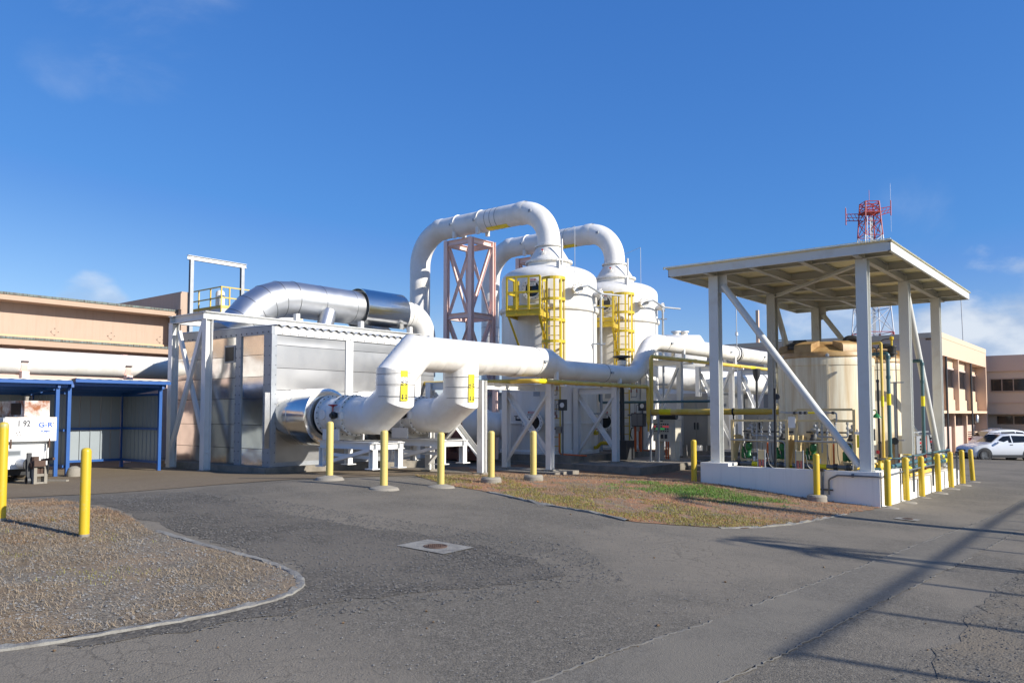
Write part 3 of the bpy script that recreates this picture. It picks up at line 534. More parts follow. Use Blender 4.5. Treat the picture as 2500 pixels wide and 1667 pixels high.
# ================================================================== stainless clad enclosure
ENC = T('stainless_enclosure', 'large box clad in polished stainless sheets with a corrugated roof edge', 'equipment housing', (-18.9, 13.5, .29))
XW, YF, XL, YE = -16.85, 11.34, -21.62, 17.0; zb, zt = .29, 3.57
P('core', MB().box(XL+.06, YF+.05, zb, XW-.05, YE, 3.6), 'dark', ENC)
seamsR = [zb, .86, 1.55, 2.19, 2.74, 3.31, zt]; seamsL = [zb, .72, 1.32, 1.98, 2.53, 3.08, zt+.1]
def sheet(p, ux, uy, w, h, nrm, m, name='panel'):
    # slightly pillowed sheet, edges turned in
    p = Vector(p); ux = Vector(ux); uy = Vector(uy); n = Vector(nrm); k = 6; vs = []; fs = []; b = rng.normal(0, .006); tx, ty = rng.normal(0, .003, 2)
    for j in range(k+1):
        for i in range(k+1):
            a, c = i/k, j/k; e = math.sin(math.pi*a)*math.sin(math.pi*c); vs.append(p+ux*(w*a)+uy*(h*c)+n*(b*e+tx*(a-.5)*e+ty*(c-.5)*e))
    for j in range(k):
        for i in range(k): fs.append((j*(k+1)+i, j*(k+1)+i+1, (j+1)*(k+1)+i+1, (j+1)*(k+1)+i))
    mb = MB(); mb.add(vs, fs); q = len(mb.v)
    for (a, c) in ((p, p+ux*w), (p+uy*h, p+ux*w+uy*h)):
        mb.add([a, c, c-n*.03, a-n*.03], [(0, 1, 2, 3)])
    return P(name, mb, m, ENC, smooth=60)
for (y0, y1) in ((11.45, 13.62), (13.86, 16.2), (16.42, 17.0)):
    for a, b in zip(seamsR[:-1], seamsR[1:]): sheet((XW, y0, a+.006), (0, 1, 0), (0, 0, 1), y1-y0, b-a-.012, (1, 0, 0), 'cladsun')
for (x0, x1) in ((XL, -20.1), (-19.9, -18.42), (-18.18, -17.15)):
    for a, b in zip(seamsL[:-1], seamsL[1:]): sheet((x0, YF, a+.006), (1, 0, 0), (0, 0, 1), x1-x0, b-a-.012, (0, -1, 0), 'clad')
for (y0, y1) in ((13.62, 13.86), (16.2, 16.42)): P('pilaster', MB().box(XW-.03, y0, zb, XW+.035, y1, zt), 'steelw', ENC)
for (x0, x1) in ((-18.42, -18.18), (-20.1, -19.9)): P('pilaster', MB().box(x0, YF-.035, zb, x1, YF+.03, zt+.12), 'galv', ENC)
mb = MB(); mb.box(-17.15, YF-.04, zb, XW+.04, YF-.0, zt); mb.box(XW-.0, YF, zb, XW+.04, 11.45, zt); P('corner_trim', mb, 'galv', ENC)
mb = MB(); mb.box(XW-.02, YF+.052, 3.57, XW+.045, YE, 3.77); P('roof_trim', mb, 'steelw', ENC)
mb = MB(); mb.box(XW-.01, YF-.046, 3.60, XW+.043, YF+.051, 3.74); mb.add([(XL-.1, YF-.05, 3.62), (XW+.045, YF-.05, 3.57), (XW+.045, YF-.05, 3.77), (XL-.1, YF-.05, 3.86), (XL-.1, YF+.05, 3.62), (XW+.045, YF+.05, 3.57), (XW+.045, YF+.05, 3.77), (XL-.1, YF+.05, 3.86)], [(0, 1, 2, 3), (7, 6, 5, 4), (0, 4, 5, 1), (3, 2, 6, 7), (0, 3, 7, 4), (1, 5, 6, 2)]); P('roof_trim', mb, 'galv', ENC)
vs = []; fs = []; ny = 23*8
for i in range(ny+1):
    y = YF+.05+(YE+.2-YF)*i/ny; z = .028*math.sin(2*math.pi*i/8)+3.80
    for (x, dz) in ((XW+.11, 0), (XL-.15, .09)): vs.append((x, y, z+dz)); vs.append((x, y, z+dz-.012))
for i in range(ny): a = i*4; fs += [(a, a+2, a+6, a+4), (a+1, a+5, a+7, a+3), (a, a+4, a+5, a+1)]
mb = MB(); mb.add(vs, fs); P('roof_sheet', mb, 'roofsheet', ENC, smooth=60)
mb = MB()
for y in np.arange(11.6, 16.9, .24): mb.cyl((XW+.04, y, 3.60), (XW+.055, y, 3.60), .016, 6)
for x in np.arange(-21.5, -16.9, .24): mb.cyl((x, YF-.05, 3.63-.01*(x+17)*.5), (x, YF-.065, 3.63), .016, 6)
for z in np.arange(.4, 3.5, .24):
    for y in (13.655, 13.825, 11.42): mb.cyl((XW+.03, y, z), (XW+.047, y, z), .011, 6)
    for x in (-18.39, -18.21, -17.11, -16.9): mb.cyl((x, YF-.035, z), (x, YF-.052, z), .011, 6)
P('rivets', mb, 'dark', ENC, kind='stuff', smooth=0)
mb = MB(); mb.box(-18.95, YF-.035, 2.93, -18.47, YF-.004, 3.38); v = P('vent', mb, 'galv', ENC)
mb = MB(); mb.box(-18.91, YF-.042, 2.97, -18.51, YF-.036, 3.34); P('vent_opening', mb, 'black', v)
# access plates round each duct collar
for yc in (12.1, 14.28):
    mb = MB(); mb.box(XW+.004, yc-.95, .75, XW+.012, yc+.62, 2.12); P('access_plate', mb, 'cladsun', ENC)
    mb = MB(); mb.lathe((XW+.01, yc, 1.52), [(.70, 0), (.70, 1.18), (.69, 1.22), (.60, 1.25), (.47, 1.25), (.47, 1.1)], 40, (1, 0, 0), False); mb.ring((XW+.5, yc, 1.52), .70, .008, (1, 0, 0), 40)
    P('duct_collar', mb, 'hood', ENC)
P('kick_plate', MB().box(XW+.0, YF+.12, zb, XW+.03, YE, zb+.1), 'galv', ENC)

# ================================================================== white support frame carrying the roof duct
FR = T('duct_trestle', 'white steel frame with crossed braces before the stainless enclosure carrying its roof duct', 'steel frame', (-20, 11, .12))
Yc = 10.95; xr, xl = -19.2, -20.95; zt2 = 4.28
for x in (xl, xr):
    P('column', MB().ibeam((x, Yc, .14), (x, Yc, zt2-.202), .2, .2, side=(1, 0, 0), up=(0, 1, 0)), 'steelw', FR)
    mb = MB(); mb.box(x-.24, Yc-.24, .0, x+.24, Yc+.24, .09); mb.lathe((x, Yc, .09), [(.30, 0), (.2, .05), (0, .05)], 4); P('base_plate', mb, 'footing', FR)
P('brace', MB().prof((xr-.1, Yc-.04, zt2-.25), (xl+.12-.25, Yc-.04, .22), [(-.07, -.04), (.07, -.04), (.07, .04), (-.07, .04)], up=(0, 1, 0)), 'steelw', FR)
P('brace', MB().prof((xl+.18, Yc+.06, zt2-.42), (xr-.02, Yc+.06, .55), [(-.06, -.04), (.06, -.04), (.06, .04), (-.06, .04)], up=(0, 1, 0)), 'steelw', FR)
P('beam', MB().ibeam((xl-.1, Yc, zt2-.1), (xr-.1, Yc, zt2-.1), .2, .2), 'steelw', FR)
for x in (xl, xr): P('beam', MB().ibeam((x, Yc-.12, zt2-.1+.0), (x, 18.7, zt2-.1), .2, .2), 'steelw', FR)
for y in (13.3, 16.2, 18.4): P('beam', MB().ibeam((xl+.1, y, zt2-.1), (xr-.1, y, zt2-.1), .16, .18), 'steelw', FR)
for x in (xl, xr):
    P('column', MB().ibeam((x, 18.5, .1), (x, 18.5, zt2-.2), .2, .2, side=(1, 0, 0), up=(0, 1, 0)), 'steelw', FR)
for y in (13.75, 16.15, 18.25): P('saddle', MB().box(-19.32, y-.06, zt2, -19.16, y+.06, zt2+.22), 'steelw', FR)

# ================================================================== roof duct: stainless elbow and run, hood, white end bend
RD = T('roof_duct', 'fat stainless duct with segmented elbow lying along the enclosure roof, white bend at its end', 'duct', (-19.95, 13, 3.8))
xd, zd, rd = -19.95, 5.02, .54
path = [(xd, 12.05, 3.75), (xd, 12.28, 4.06), (xd, 12.52, 4.42), (xd, 12.86, 4.74), (xd, 13.3, 4.96), (xd, 13.8, zd), (xd, 16.7, zd)]
path = [Vector((xd, 11.95, 3.72))]+[Vector((xd, 14.0-1.5*math.cos(a)-.35*(1-math.sin(a)), 3.62+1.4*math.sin(a))) for a in np.radians([22, 40, 58, 74])]+[Vector((xd, 14.05, zd)), Vector((xd, 16.75, zd))]
P('duct_run', MB().tube(path, rd, 32), 'ductss', RD, smooth=25)
mb = MB()
for i in range(1, len(path)-1):
    d0 = (path[i]-path[i-1]).normalized(); d1 = (path[i+1]-path[i]).normalized(); mb.ring(path[i], rd+.004/1, .006, (d0+d1), 32)
for y in (15.0, 16.2): mb.ring((xd, y, zd), rd, .006, (0, 1, 0), 32)
P('seam', mb, 'dark', RD)
mb = MB(); mb.cyl((xd+.25, 15.15, 4.2), (xd+.42, 14.9+.35, 4.55), .26, 20, .24); P('branch', MB().tube([(xd+.55, 14.75, 3.85), (xd+.38, 15.15, 4.72)], .25, 20), 'ductss', RD)
mb = MB(); prof = [(.66*math.cos(a), .66*math.sin(a)*1.0) for a in np.radians(np.arange(-60, 241, 12))]
inner = [(p[0]*.965, p[1]*.965) for p in prof[::-1]]
P('hood', MB().prof((xd, 16.55, zd), (xd, 18.35, zd), prof+inner, up=(0, 0, 1)), 'hood', RD, smooth=25)
wp = fillet([(xd, 18.2, zd), (xd, 19.55, zd), (xd, 19.55, 2.9)], .78, 14); P('end_bend', MB().tube(wp, .46, 28), 'frp', RD)
mb = MB()
for y in (18.5, 18.72, 18.88): mb.ring((xd, y, zd), .462, .006, (0, 1, 0), 28)
P('strap', mb, 'dark', RD)
P('end_bend_flange', MB().band((xd, 18.40, zd), .46, .05, .05, (0, 1, 0)), 'frp', RD)

# ================================================================== header duct with two drops
XD = -13.2; Y1, Y2 = 12.1, 14.28; zh = 2.99; rh = .415; rdp = .435; zl = 1.56
HD = T('header_duct', 'big white insulated header duct with two elbowed drop legs and a stepped-down tail', 'duct', (XD, 14, 0))
def seglab(n): return n
# left leg: horizontal valve spool, mitred bend up, 45 degree bend into the header
P('drop_leg', MB().tube([(XD-1.35, Y1, zl), (XD-.62, Y1, zl), (XD-.02, Y1, zl+.40), (XD, Y1, 2.44), (XD, Y1+.57, zh-.0), (XD, Y1+.75, zh)], [rdp, rdp, rdp, rdp, rdp, rh], 32), 'frp', HD, smooth=24)
P('drop_leg', MB().tube([(XD-1.35, Y2, zl), (XD-.62, Y2, zl), (XD-.02, Y2, zl+.40), (XD, Y2, zh)], rdp, 32), 'frp', HD, smooth=24)
P('header_pipe', MB().tube([(XD, Y1+.55, zh), (XD, 17.55, zh+.03)], rh, 36), 'frp', HD)
zs = 3.03
mb = MB(); mb.tube([(XD, 17.45, zh+.03), (XD, 17.75, zh+.03), (XD, 18.55, zs-.17), (XD, 18.9, zs-.17)], [rh, rh, .285, .285], 32)
P('reducer', mb, 'frp', HD, smooth=50)
zs = 2.86; zu = 4.05
tail = fillet([(XD, 18.8, zs), (XD, 22.75, zs), (XD, 23.75, zu), (XD, 36.5, zu)], 1.0, 12); P('tail_pipe', MB().tube(tail, .285, 28), 'frp', HD)
for p_, n_, r_ in (((XD, 13.25, zh), (0, 1, 0), rh), ((XD, 14.95, zh), (0, 1, 0), rh), ((XD, 16.3, zh), (0, 1, 0), rh), ((XD-.75, Y1, zl), (1, 0, 0), rdp), ((XD-.75, Y2, zl), (1, 0, 0), rdp), ((XD, 23.0, 3.15), (0, .64, .77), .285), ((XD, Y1, 2.33), (0, 0, 1), rdp)):
    P('joint_wrap', MB().lathe(p_, [(r_-.004, -.13), (r_+.006, -.06), (r_+.007, .06), (r_-.004, .13)], 36, n_, False), 'frp', HD)
P('flange', MB().band((XD, 30.6, zu), .285, .10, .05, (0, 1, 0)).band((XD, 31.0, zu), .285, .05, .03, (0, 1, 0)), 'frp', HD)
P('flange_gasket', MB().band((XD, 30.72, zu), .285, .09, .06, (0, 1, 0)), 'black', HD)
mb = MB()
for y, z, r in ((17.12, zh+.03, rh), (20.75, zs, .285), (24.7, zu, .285), (28.9, zu, .285), (33.2, zu, .285)): mb.ring((XD, y, z), r, .008, (0, 1, 0), 28)
P('strap', mb, 'dark', HD)
for y, z, r in ((17.12, zh+.03, rh), (20.75, zs, .285), (24.7, zu, .285), (29.7, zu, .285), (33.2, zu, .285)):
    P('strap_lug', MB().box(XD+r, y+.01, z-.03, XD+r+.05, y+.13, z+.03), 'galv', HD)
for yc in (Y1, Y2):
    mb = MB()
    for z in (1.98, 2.24, 2.5): mb.ring((XD, yc, z), rdp+.001, .005, (0, 0, 1) if z < 2.45 else (.0, -.05, 1), 32)
    P('band_strap', mb, 'dark', HD)
# valve spools with flanges, bolts, gear box and hand wheel
def wrap(v, f, cyl_c, r, ang0, z0, off, rot90=True):
    out = []
    for a, b in v:
        s, t = (-b, a) if rot90 else (a, b)
        th = ang0+s/r; out.append((cyl_c[0]+(r+off)*math.cos(th), cyl_c[1]+(r+off)*math.sin(th), z0+t))
    return out, f
for yc in (Y1, Y2):
    x0 = XD-1.35
    mb = MB(); mb.cyl((x0-.95, yc, zl), (x0+.02, yc, zl), rdp-.02, 32)
    P('valve_body', mb, 'white', HD)
    for x in (x0-.92, x0-.36, x0-.02): P('flange', MB().band((x, yc, zl), rdp-.03, .055, .085, (1, 0, 0), 32), 'white', HD)
    mb = MB()
    for x in (x0-.895, x0-.335, x0+.005): mb.bolts((x, yc, zl), rdp+.03, 22, (1, 0, 0), .02, .013)
    P('bolts', mb, 'dark', HD, kind='stuff', smooth=0)
    g = P('gear_box', MB().lathe((x0-.2, yc-rdp-.02, zl), [(.0, 0), (.085, 0), (.085, .09), (.05, .1), (.05, .14), (0, .14)], 14, (0, -1, 0)), 'plastic', HD)
    P('bracket', MB().box(x0-.09, yc-rdp-.1, zl-.09, x0+.07, yc-rdp+.06, zl-.07).box(x0-.09, yc-rdp-.1, zl+.07, x0+.07, yc-rdp+.06, zl+.09).box(x0+.05, yc-rdp-.1, zl-.07, x0+.07, yc-rdp+.06, zl+.07), 'white', HD)
    mb = MB(); mb.cyl((x0-.2, yc-rdp-.09, zl+.07), (x0-.2, yc-rdp-.09, zl+.2), .012, 8); mb.lathe((x0-.2, yc-rdp-.09, zl+.2), [(.02, 0), (.11, .035), (.11, .05), (.02, .03)], 14); P('hand_wheel', mb, 'red', g)
    # round inspection flange on the inlet spool
    mb = MB(); mb.lathe((x0-.72, yc-rdp+.03, zl+.02), [(.0, .03), (.12, .03), (.12, 0)], 16, (0, -1, 0)); P('inspection_cover', mb, 'white', HD)
    # yellow flow marker wrapped on the leg, printed FA twice with arrows
    c = (XD, yc); a0 = R(-16 if yc == Y1 else -12); rr = rdp+.004; k = 10; hw = .088; vs = []; fs = []
    for i in range(k+1):
        for z in (1.88, 2.55): th = a0+(-hw+2*hw*i/k)/rr; vs.append((c[0]+rr*math.cos(th), c[1]+rr*math.sin(th), z))
    fs = [(2*i, 2*i+2, 2*i+3, 2*i+1) for i in range(k)]
    mk = P('flow_marker', MB().add(vs, fs), 'label', HD)
    mb = MB()
    for (txt, s, flip) in (('FA', -.043, 1), ('FA', .043, -1)):
        v, f = text_mb(txt, .10, 0, 0); v = [(a*flip, b*flip) for a, b in v]
        v, f = wrap(v, f, c, rr, a0+s/rr, 2.27, .003); mb.add(v, f)
    for s in (-.043, .043):
        ar = [(-.012, .05), (.012, .05), (.012, -.01), (.038, -.01), (0, -.055), (-.038, -.01), (-.012, -.01)]
        mb.add(*wrap(ar, [tuple(range(7))], c, rr, a0+s/rr, 1.96, .003, False))
        ar = [(-.02, .06), (.02, .06), (.02, .045), (-.02, .045)]; mb.add(*wrap(ar, [(0, 1, 2, 3)], c, rr, a0+s/rr, 1.96, .003, False))
    P('lettering', mb, 'black', mk, smooth=0)
# ---- duct saddles on the pad
for yc, lab in ((Y1, 'white steel saddle stand under the near duct leg valve'), (Y2, 'white steel saddle stand under the second duct leg valve')):
    t = T('duct_stand', lab, 'pipe support', (XD-1.5, yc, .36), 'saddle stands under the duct legs')
    xs = XD-1.75
    P('saddle', MB().box(xs-.03, yc-.42, .98, xs+.0, yc+.36, 1.28).box(xs-.28, yc+.3, .98, xs+.3, yc+.34, 1.24).box(xs-.28, yc-.44, .98, xs+.3, yc-.40, 1.24), 'steelw', t)
    P('beam', MB().ibeam((xs-.45, yc-.38, .88), (xs+1.55, yc-.38, .88), .14, .17), 'steelw', t); P('beam', MB().ibeam((xs-.45, yc+.34, .88), (xs+1.55, yc+.34, .88), .14, .17), 'steelw', t)
    P('cross_beam', MB().ibeam((xs+1.48, yc-.5, .87), (xs+1.48, yc+.5, .87), .12, .15), 'steelw', t)
    for x in (xs-.3, xs+1.48):
        for y in (yc-.4, yc+.36):
            P('leg', MB().ibeam((x, y, .38), (x, y, .8), .14, .14, side=(0, 1, 0), up=(1, 0, 0)).box(x-.13, y-.13, .362, x+.13, y+.13, .385), 'steelw', t)
    P('brace', MB().angle((xs+1.45, yc-.44, .80), (xs-.2, yc-.44, .44), .08), 'steelw', t); P('brace', MB().angle((xs-.25, yc-.41, .66), (xs+1.4, yc-.41, .62), .07), 'steelw', t)
# ================================================================== scrubber towers
def cyp(c, r, ang, z): return Vector((c[0]+r*math.cos(ang), c[1]+r*math.sin(ang), z))
def make_scrubber(c, lab, dz):
    RT = 1.66; t = T('scrubber_tower', lab, 'tank', (c[0], c[1], .26), 'white scrubber tanks'); zt = 6.2+dz; X, Y = c
    P('shell', MB().lathe((X, Y, 0), [(RT+.06, .27), (RT+.06, .36), (RT, .40), (RT, zt)], 64), 'tankw', t)
    P('base_lip', MB().ring((X, Y, 1.28), RT, .03, n=64, h=.07), 'tankw', t)
    P('stiffener_ring', MB().ring((X, Y, 5.13+dz), RT+.02, .06, n=64, m=8, h=.10), 'tankw', t)
    dome = [(RT*math.cos(a)**.8 if a < 1.57 else 0, zt+.52*math.sin(a)) for a in np.linspace(0, 1.05, 12)]
    dome = [(max(r, .74), z) for r, z in dome]; dome.append((.74, zt+.50))
    P('dome', MB().lathe((X, Y, 0), dome+[(.74, zt+.66)], 64), 'tankw', t)
    P('cone', MB().lathe((X, Y, 0), [(.74, zt+.70), (.45, zt+1.18), (.43, zt+1.25)], 48), 'tankw', t)
    for z, r in ((zt+.67, .83), (zt+1.25, .50)):
        mb = MB(); mb.lathe((X, Y, z), [(r-.12, -.03), (r, -.03), (r, .03), (r-.12, .03)], 48); P('flange', mb, 'tankw', t)
        P('bolts', MB().bolts((X, Y, z-.05), r-.03, 30, (0, 0, 1), .1, .012), 'galv', t, kind='stuff', smooth=0)
    # manways, with warning signs
    am = math.atan2(-.946, .326)
    for z, top in ((1.32, False), (5.68+dz, True)):
        n = Vector((math.cos(am), math.sin(am), 0)); b = Vector((X, Y, z))+n*(RT-.08); side = Vector((-n.y, n.x, 0))
        mw = P('manway', MB().lathe(b, [(.27, 0), (.27, .24), (.36, .24), (.36, .30), (.25, .30), (.25, .2)], 32, n, False), 'tankw', t)
        P('opening', MB().lathe(b, [(.0, .27), (.255, .27)], 32, n, False), 'glass', mw)
        P('bolts', MB().bolts(b+n*.30, .315, 16, n, .018, .014), 'dark', mw, kind='stuff', smooth=0)
        cz = b+n*.325+Vector((0, 0, .24 if not top else .22)); w, h = .15, .12
        sg = P('sign', MB().poly([cz-side*w*.95+Vector((0, 0, -h)), cz+side*w*.95+Vector((0, 0, -h)), cz+side*w*.95+Vector((0, 0, h)), cz-side*w*.95+Vector((0, 0, h))]), 'signwhite', mw, smooth=0)
        P('sign_header', MB().poly([cz+n*.004-side*w*.9+Vector((0, 0, h*.45)), cz+n*.004+side*w*.9+Vector((0, 0, h*.45)), cz+n*.004+side*w*.9+Vector((0, 0, h*.95)), cz+n*.004-side*w*.9+Vector((0, 0, h*.95))]), 'signred', mw, smooth=0)
        mb = MB()
        for tx, oz in (('CONFINED', .01), ('SPACE', -.10)): v, f = text_mb(tx, .06, 0, oz*.7); place2d(v, f, cz, side, (0, 0, 1), mb, .006)
        v, f = text_mb('DANGER', .05, 0, h*.70); mb2 = MB(); place2d(v, f, cz, side, (0, 0, 1), mb2, .008)
        P('lettering', mb, 'signtxt', mw, smooth=0); P('lettering', mb2, 'signwhite', mw, smooth=0)
    # small valve nozzle beside the lower manway
    p = cyp(c, RT, am-.32, 1.4); q = cyp(c, RT+.22, am-.32, 1.4); mb = MB(); mb.cyl(p, q, .03, 8); mb.cyl(q-Vector((0, 0, .02)), q+Vector((0, 0, .1)), .02, 8); mb.lathe(q+Vector((0, 0, .1)), [(.01, 0), (.07, .01), (.07, .03), (.01, .03)], 10); P('drain_valve', mb, 'dark', t)
    p = cyp(c, RT-.02, am+.05, 2.25); P('name_plate', MB().bar(p, cyp(c, RT+.02, am+.05, 2.25), .22, .16), 'galv', t)
    # side nozzles
    for ang, z in ((R(-24), 5.72+dz), (R(14), 5.65+dz)):
        n = Vector((math.cos(ang), math.sin(ang), 0)); b = Vector((X, Y, z))+n*(RT-.05)
        nz = P('nozzle', MB().lathe(b, [(.10, 0), (.10, .26), (.19, .27), (.19, .33), (0, .33)], 20, n), 'tankw', t); P('bolts', MB().bolts(b+n*.33, .155, 8, n, .03, .014), 'dark', nz, kind='stuff', smooth=0)
    # lifting lug, lightning rod, cone sight glass, dome post
    p = cyp(c, RT-.16, R(-42), zt+.05); mb = MB(); mb.bar(p, p+Vector((0, 0, .42)), .12, .05); mb.ring(p+Vector((0, 0, .46)), .05, .016, (.7, -.7, 0), 14); P('lifting_lug', mb, 'tankw', t)
    p = cyp(c, RT-.02, R(-22), zt-.35); P('lightning_rod', MB().cyl(p, p+Vector((0, 0, 2.0)), .009, 6).cyl(p+Vector((0, 0, 2.0)), cyp(c, .9, R(-40), zt+1.45), .006, 6), 'galv', t)
    p = cyp(c, .8, R(-20), zt+.40); P('dome_post', MB().angle(p, p+Vector((0, 0, .98)), .05), 'tankw', t)
    p = cyp(c, .60, R(-72), zt+.95); n = Vector((math.cos(R(-72)), math.sin(R(-72)), .5)).normalized(); g = P('sight_port', MB().lathe(p, [(.085, -.03), (.085, .03), (.03, .03), (.03, .12), (0, .12)], 14, n), 'tankw', t); P('port_cap', MB().cyl(p+n*.12, p+n*.15, .035, 8), 'red', g)
    return t
SC1 = (-16.26, 22.1); SC2 = (-16.25, 26.45)
make_scrubber(SC1, 'nearer white scrubber tank with domed top and yellow caged ladder', 0)
make_scrubber(SC2, 'farther white scrubber tank, half hidden behind the first one', .0)

def make_platform(c, lab, dz):
    RT = 1.66; am = math.atan2(-.946, .326); t = T('access_platform', lab, 'ladder platform', cyp(c, RT, am, .3), 'yellow caged ladders on the scrubber tanks')
    n = Vector((math.cos(am), math.sin(am), 0)); s = Vector((-n.y, n.x, 0)); o = Vector((c[0], c[1], 0)); zf = 4.92+dz; w0, w1 = -.62, .50; d0, d1 = RT-.12, RT+.92
    def q(a, d, z): return o+s*a+n*d+Vector((0, 0, z))
    P('deck', MB().bar(q((w0+w1)/2, d0, zf), q((w0+w1)/2, d1, zf), w1-w0, .03), 'yellow', t)
    P('toe_beam', MB().channel(q(w0-.03, d1, zf-.10), q(w1+.03, d1, zf-.10), .05, .2).channel(q(w0, d0, zf-.1), q(w0, d1, zf-.1), .05, .2).channel(q(w1, d0, zf-.1), q(w1, d1, zf-.1), .05, .2), 'yellow', t)
    P('kick_plate', MB().bar(q(w0, d1-.02, zf+.1), q(w1, d1-.02, zf+.1), .012, .1).bar(q(w0, d0, zf+.1), q(w0, d1, zf+.1), .012, .1), 'yellow', t)
    for a, d in ((w0, d1), (w0, d0+.35), (w0+.32, d1), (w0+.74, d1), (w1, d1), (w0+.12, d0+.3)): P('post', MB().bar(q(a, d, zf-.14), q(a, d, zf+1.06), .06, .06, side=s), 'yellow', t)
    for z in (zf+.56, zf+1.06):
        P('rail', MB().bar(q(w0, d1, z), q(w1, d1, z), .05, .065), 'yellow', t); P('rail', MB().bar(q(w0, d0+.25, z), q(w0, d1, z), .05, .065), 'yellow', t)
    for a in (w0+.06, w1-.02): P('strut', MB().angle(q(a, d1-.05, zf-.2), q(a+(.22 if a < 0 else .06), RT-.06, zf-1.6), .08), 'yellow', t)
    # ladder and cage
    al = R(-50); nl = Vector((math.cos(al), math.sin(al), 0)); sl = Vector((-nl.y, nl.x, 0)); b = o+nl*(RT+.2)
    for k in (-1, 1): P('stringer', MB().bar(b+sl*.23*k+Vector((0, 0, .3)), b+sl*.23*k+Vector((0, 0, zf+1.0)), .04, .075, side=sl), 'yellow', t)
    for z in np.arange(.55, zf+.9, .30): P('rung', MB().cyl(b-sl*.23+Vector((0, 0, z)), b+sl*.23+Vector((0, 0, z)), .014, 6), 'yellow', t)
    cr = .38; cc = b+nl*.34
    for z in (zf+1.02, zf+.34, zf-.34, zf-1.02, zf-1.7, zf-2.38):
        pts = []
        for a in np.linspace(-2.55, 2.55, 22): pts.append(cc+nl*cr*math.cos(a)+sl*cr*math.sin(a)+Vector((0, 0, z)))
        mb = MB()
        for i in range(21): mb.bar(pts[i], pts[i+1], .014, .09)
        P('hoop', mb, 'yellow', t)
    for a in np.linspace(-2.0, 2.0, 7):
        p = cc+nl*(cr-.01)*math.cos(a)+sl*(cr-.01)*math.sin(a); P('cage_bar', MB().bar(p+Vector((0, 0, zf-2.42)), p+Vector((0, 0, zf+1.05)), .062, .014, side=Vector((-math.sin(a)*nl.x+math.cos(a)*sl.x, -math.sin(a)*nl.y+math.cos(a)*sl.y, 0))), 'yellow', t)
    for z in (zf-1.2, 2.0): P('standoff', MB().bar(o+nl*(RT-.02)+sl*.23+Vector((0, 0, z)), b+sl*.23+Vector((0, 0, z)), .05, .06).bar(o+nl*(RT-.02)-sl*.23+Vector((0, 0, z)), b-sl*.23+Vector((0, 0, z)), .05, .06), 'yellow', t)
    return t
make_platform(SC1, 'yellow platform with caged ladder on the nearer scrubber tank', 0); make_platform(SC2, 'yellow platform with caged ladder on the farther scrubber tank', 0)
def drain_line(c, lab):
    t = T('spray_line', lab, 'pipe', (c[0]+1.6, c[1]+.2, 3), 'grey spray lines on the scrubber tanks'); o = Vector((c[0], c[1], 0))
    a = R(-24); n = Vector((math.cos(a), math.sin(a), 0)); p0 = o+n*1.97+Vector((0, 0, 5.72)); side = R(22); p1 = o+Vector((math.cos(R(18)), math.sin(R(18)), 0))*2.0+Vector((0, 0, 5.66))
    P('branch_pipe', MB().tube(fillet([p0, p0+n*.14, p0+n*.14+Vector((.1, .25, .08)), p1+Vector((0, -.2, 0)), p1+Vector((.35, .5, -.02))], .08, 4), .035, 8), 'galv', t)
    p2 = Vector((p1.x, p1.y-.25, 0)); P('down_pipe', MB().cyl(p2+Vector((0, 0, 5.64)), p2+Vector((0, 0, .35)), .042, 10), 'galv', t)
    for z in (5.2, 3.95, 2.7, 1.6): P('bracket', MB().angle(Vector((p2.x-.5, p2.y-.38, z)), Vector((p2.x+.14, p2.y+.06, z)), .05), 'galv', t)
    q = p2+Vector((-.34, -.36, 0)); P('strut', MB().cyl(q+Vector((0, 0, 5.2)), q+Vector((0, 0, .4)), .02, 6), 'galv', t)
drain_line(SC1, 'grey spray water pipe down the right side of the nearer scrubber tank'); drain_line(SC2, 'grey spray water pipe down the right side of the farther scrubber tank')

# ================================================================== tall ducts and their pink towers
def tall_duct(c, lab, dz):
    t = T('tall_duct', lab, 'duct', (c[0]-6.45, c[1], 0), 'tall white ducts arching onto the scrubber tanks'); X, Y = c; zt = 7.5+dz; zc = 8.84+dz; r = .405; xr = X-6.45
    pts = fillet([(xr, Y, .1), (xr, Y, zc), (X, Y, zc), (X, Y, zt)], [1.35, 1.2], 16); P('duct_run', MB().tube(pts, r, 32), 'frp', t)
    mb = MB()
    for x in (xr+3.75, xr+4.0, xr+4.24): mb.ring((x, Y, zc), r, .008, (1, 0, 0), 30)
    for z in (5.0, 5.4, 4.1): mb.ring((xr, Y, z), r, .008, (0, 0, 1), 30)
    P('seam', mb, 'dark', t)
    for x in (xr+2.15, xr+3.35):
        sp = P('strap', MB().band((x, Y, zc), r, .05, .03, (1, 0, 0)), 'frp', t); P('clip', MB().box(x-.12, Y-r-.06, zc-.04, x-.02, Y-r, zc+.04), 'galv', sp)
    for x in (xr+1.2, X-1.15): P('joint_collar', MB().lathe((x, Y, zc), [(r, -.2), (r+.02, -.12), (r+.02, .12), (r, .2)], 32, (1, 0, 0), False), 'frp', t)
    for x in (xr+2.15, xr+3.35):
        for y in (-.28, .28): P('saddle_leg', MB().box(x-.06, Y+y-.06, zc-.52, x+.06, Y+y+.06, zc-.25), 'frp', t)
    mb = MB(); k = 8; vs = []
    for i in range(k+1):
        a = R(-125+i*5)
        for x in (xr+3.7, xr+4.7): vs.append((x, Y+(r+.005)*math.cos(a), zc+(r+.005)*math.sin(a)))
    P('flow_marker', mb.add(vs, [(2*i, 2*i+1, 2*i+3, 2*i+2) for i in range(k)]), 'label', t)
    p = Vector((X-.55, Y-.40, zc-.08)); P('test_plate', MB().box(p.x-.06, p.y-.02, p.z-.05, p.x+.06, p.y+.02, p.z+.05), 'galv', t)
    return t
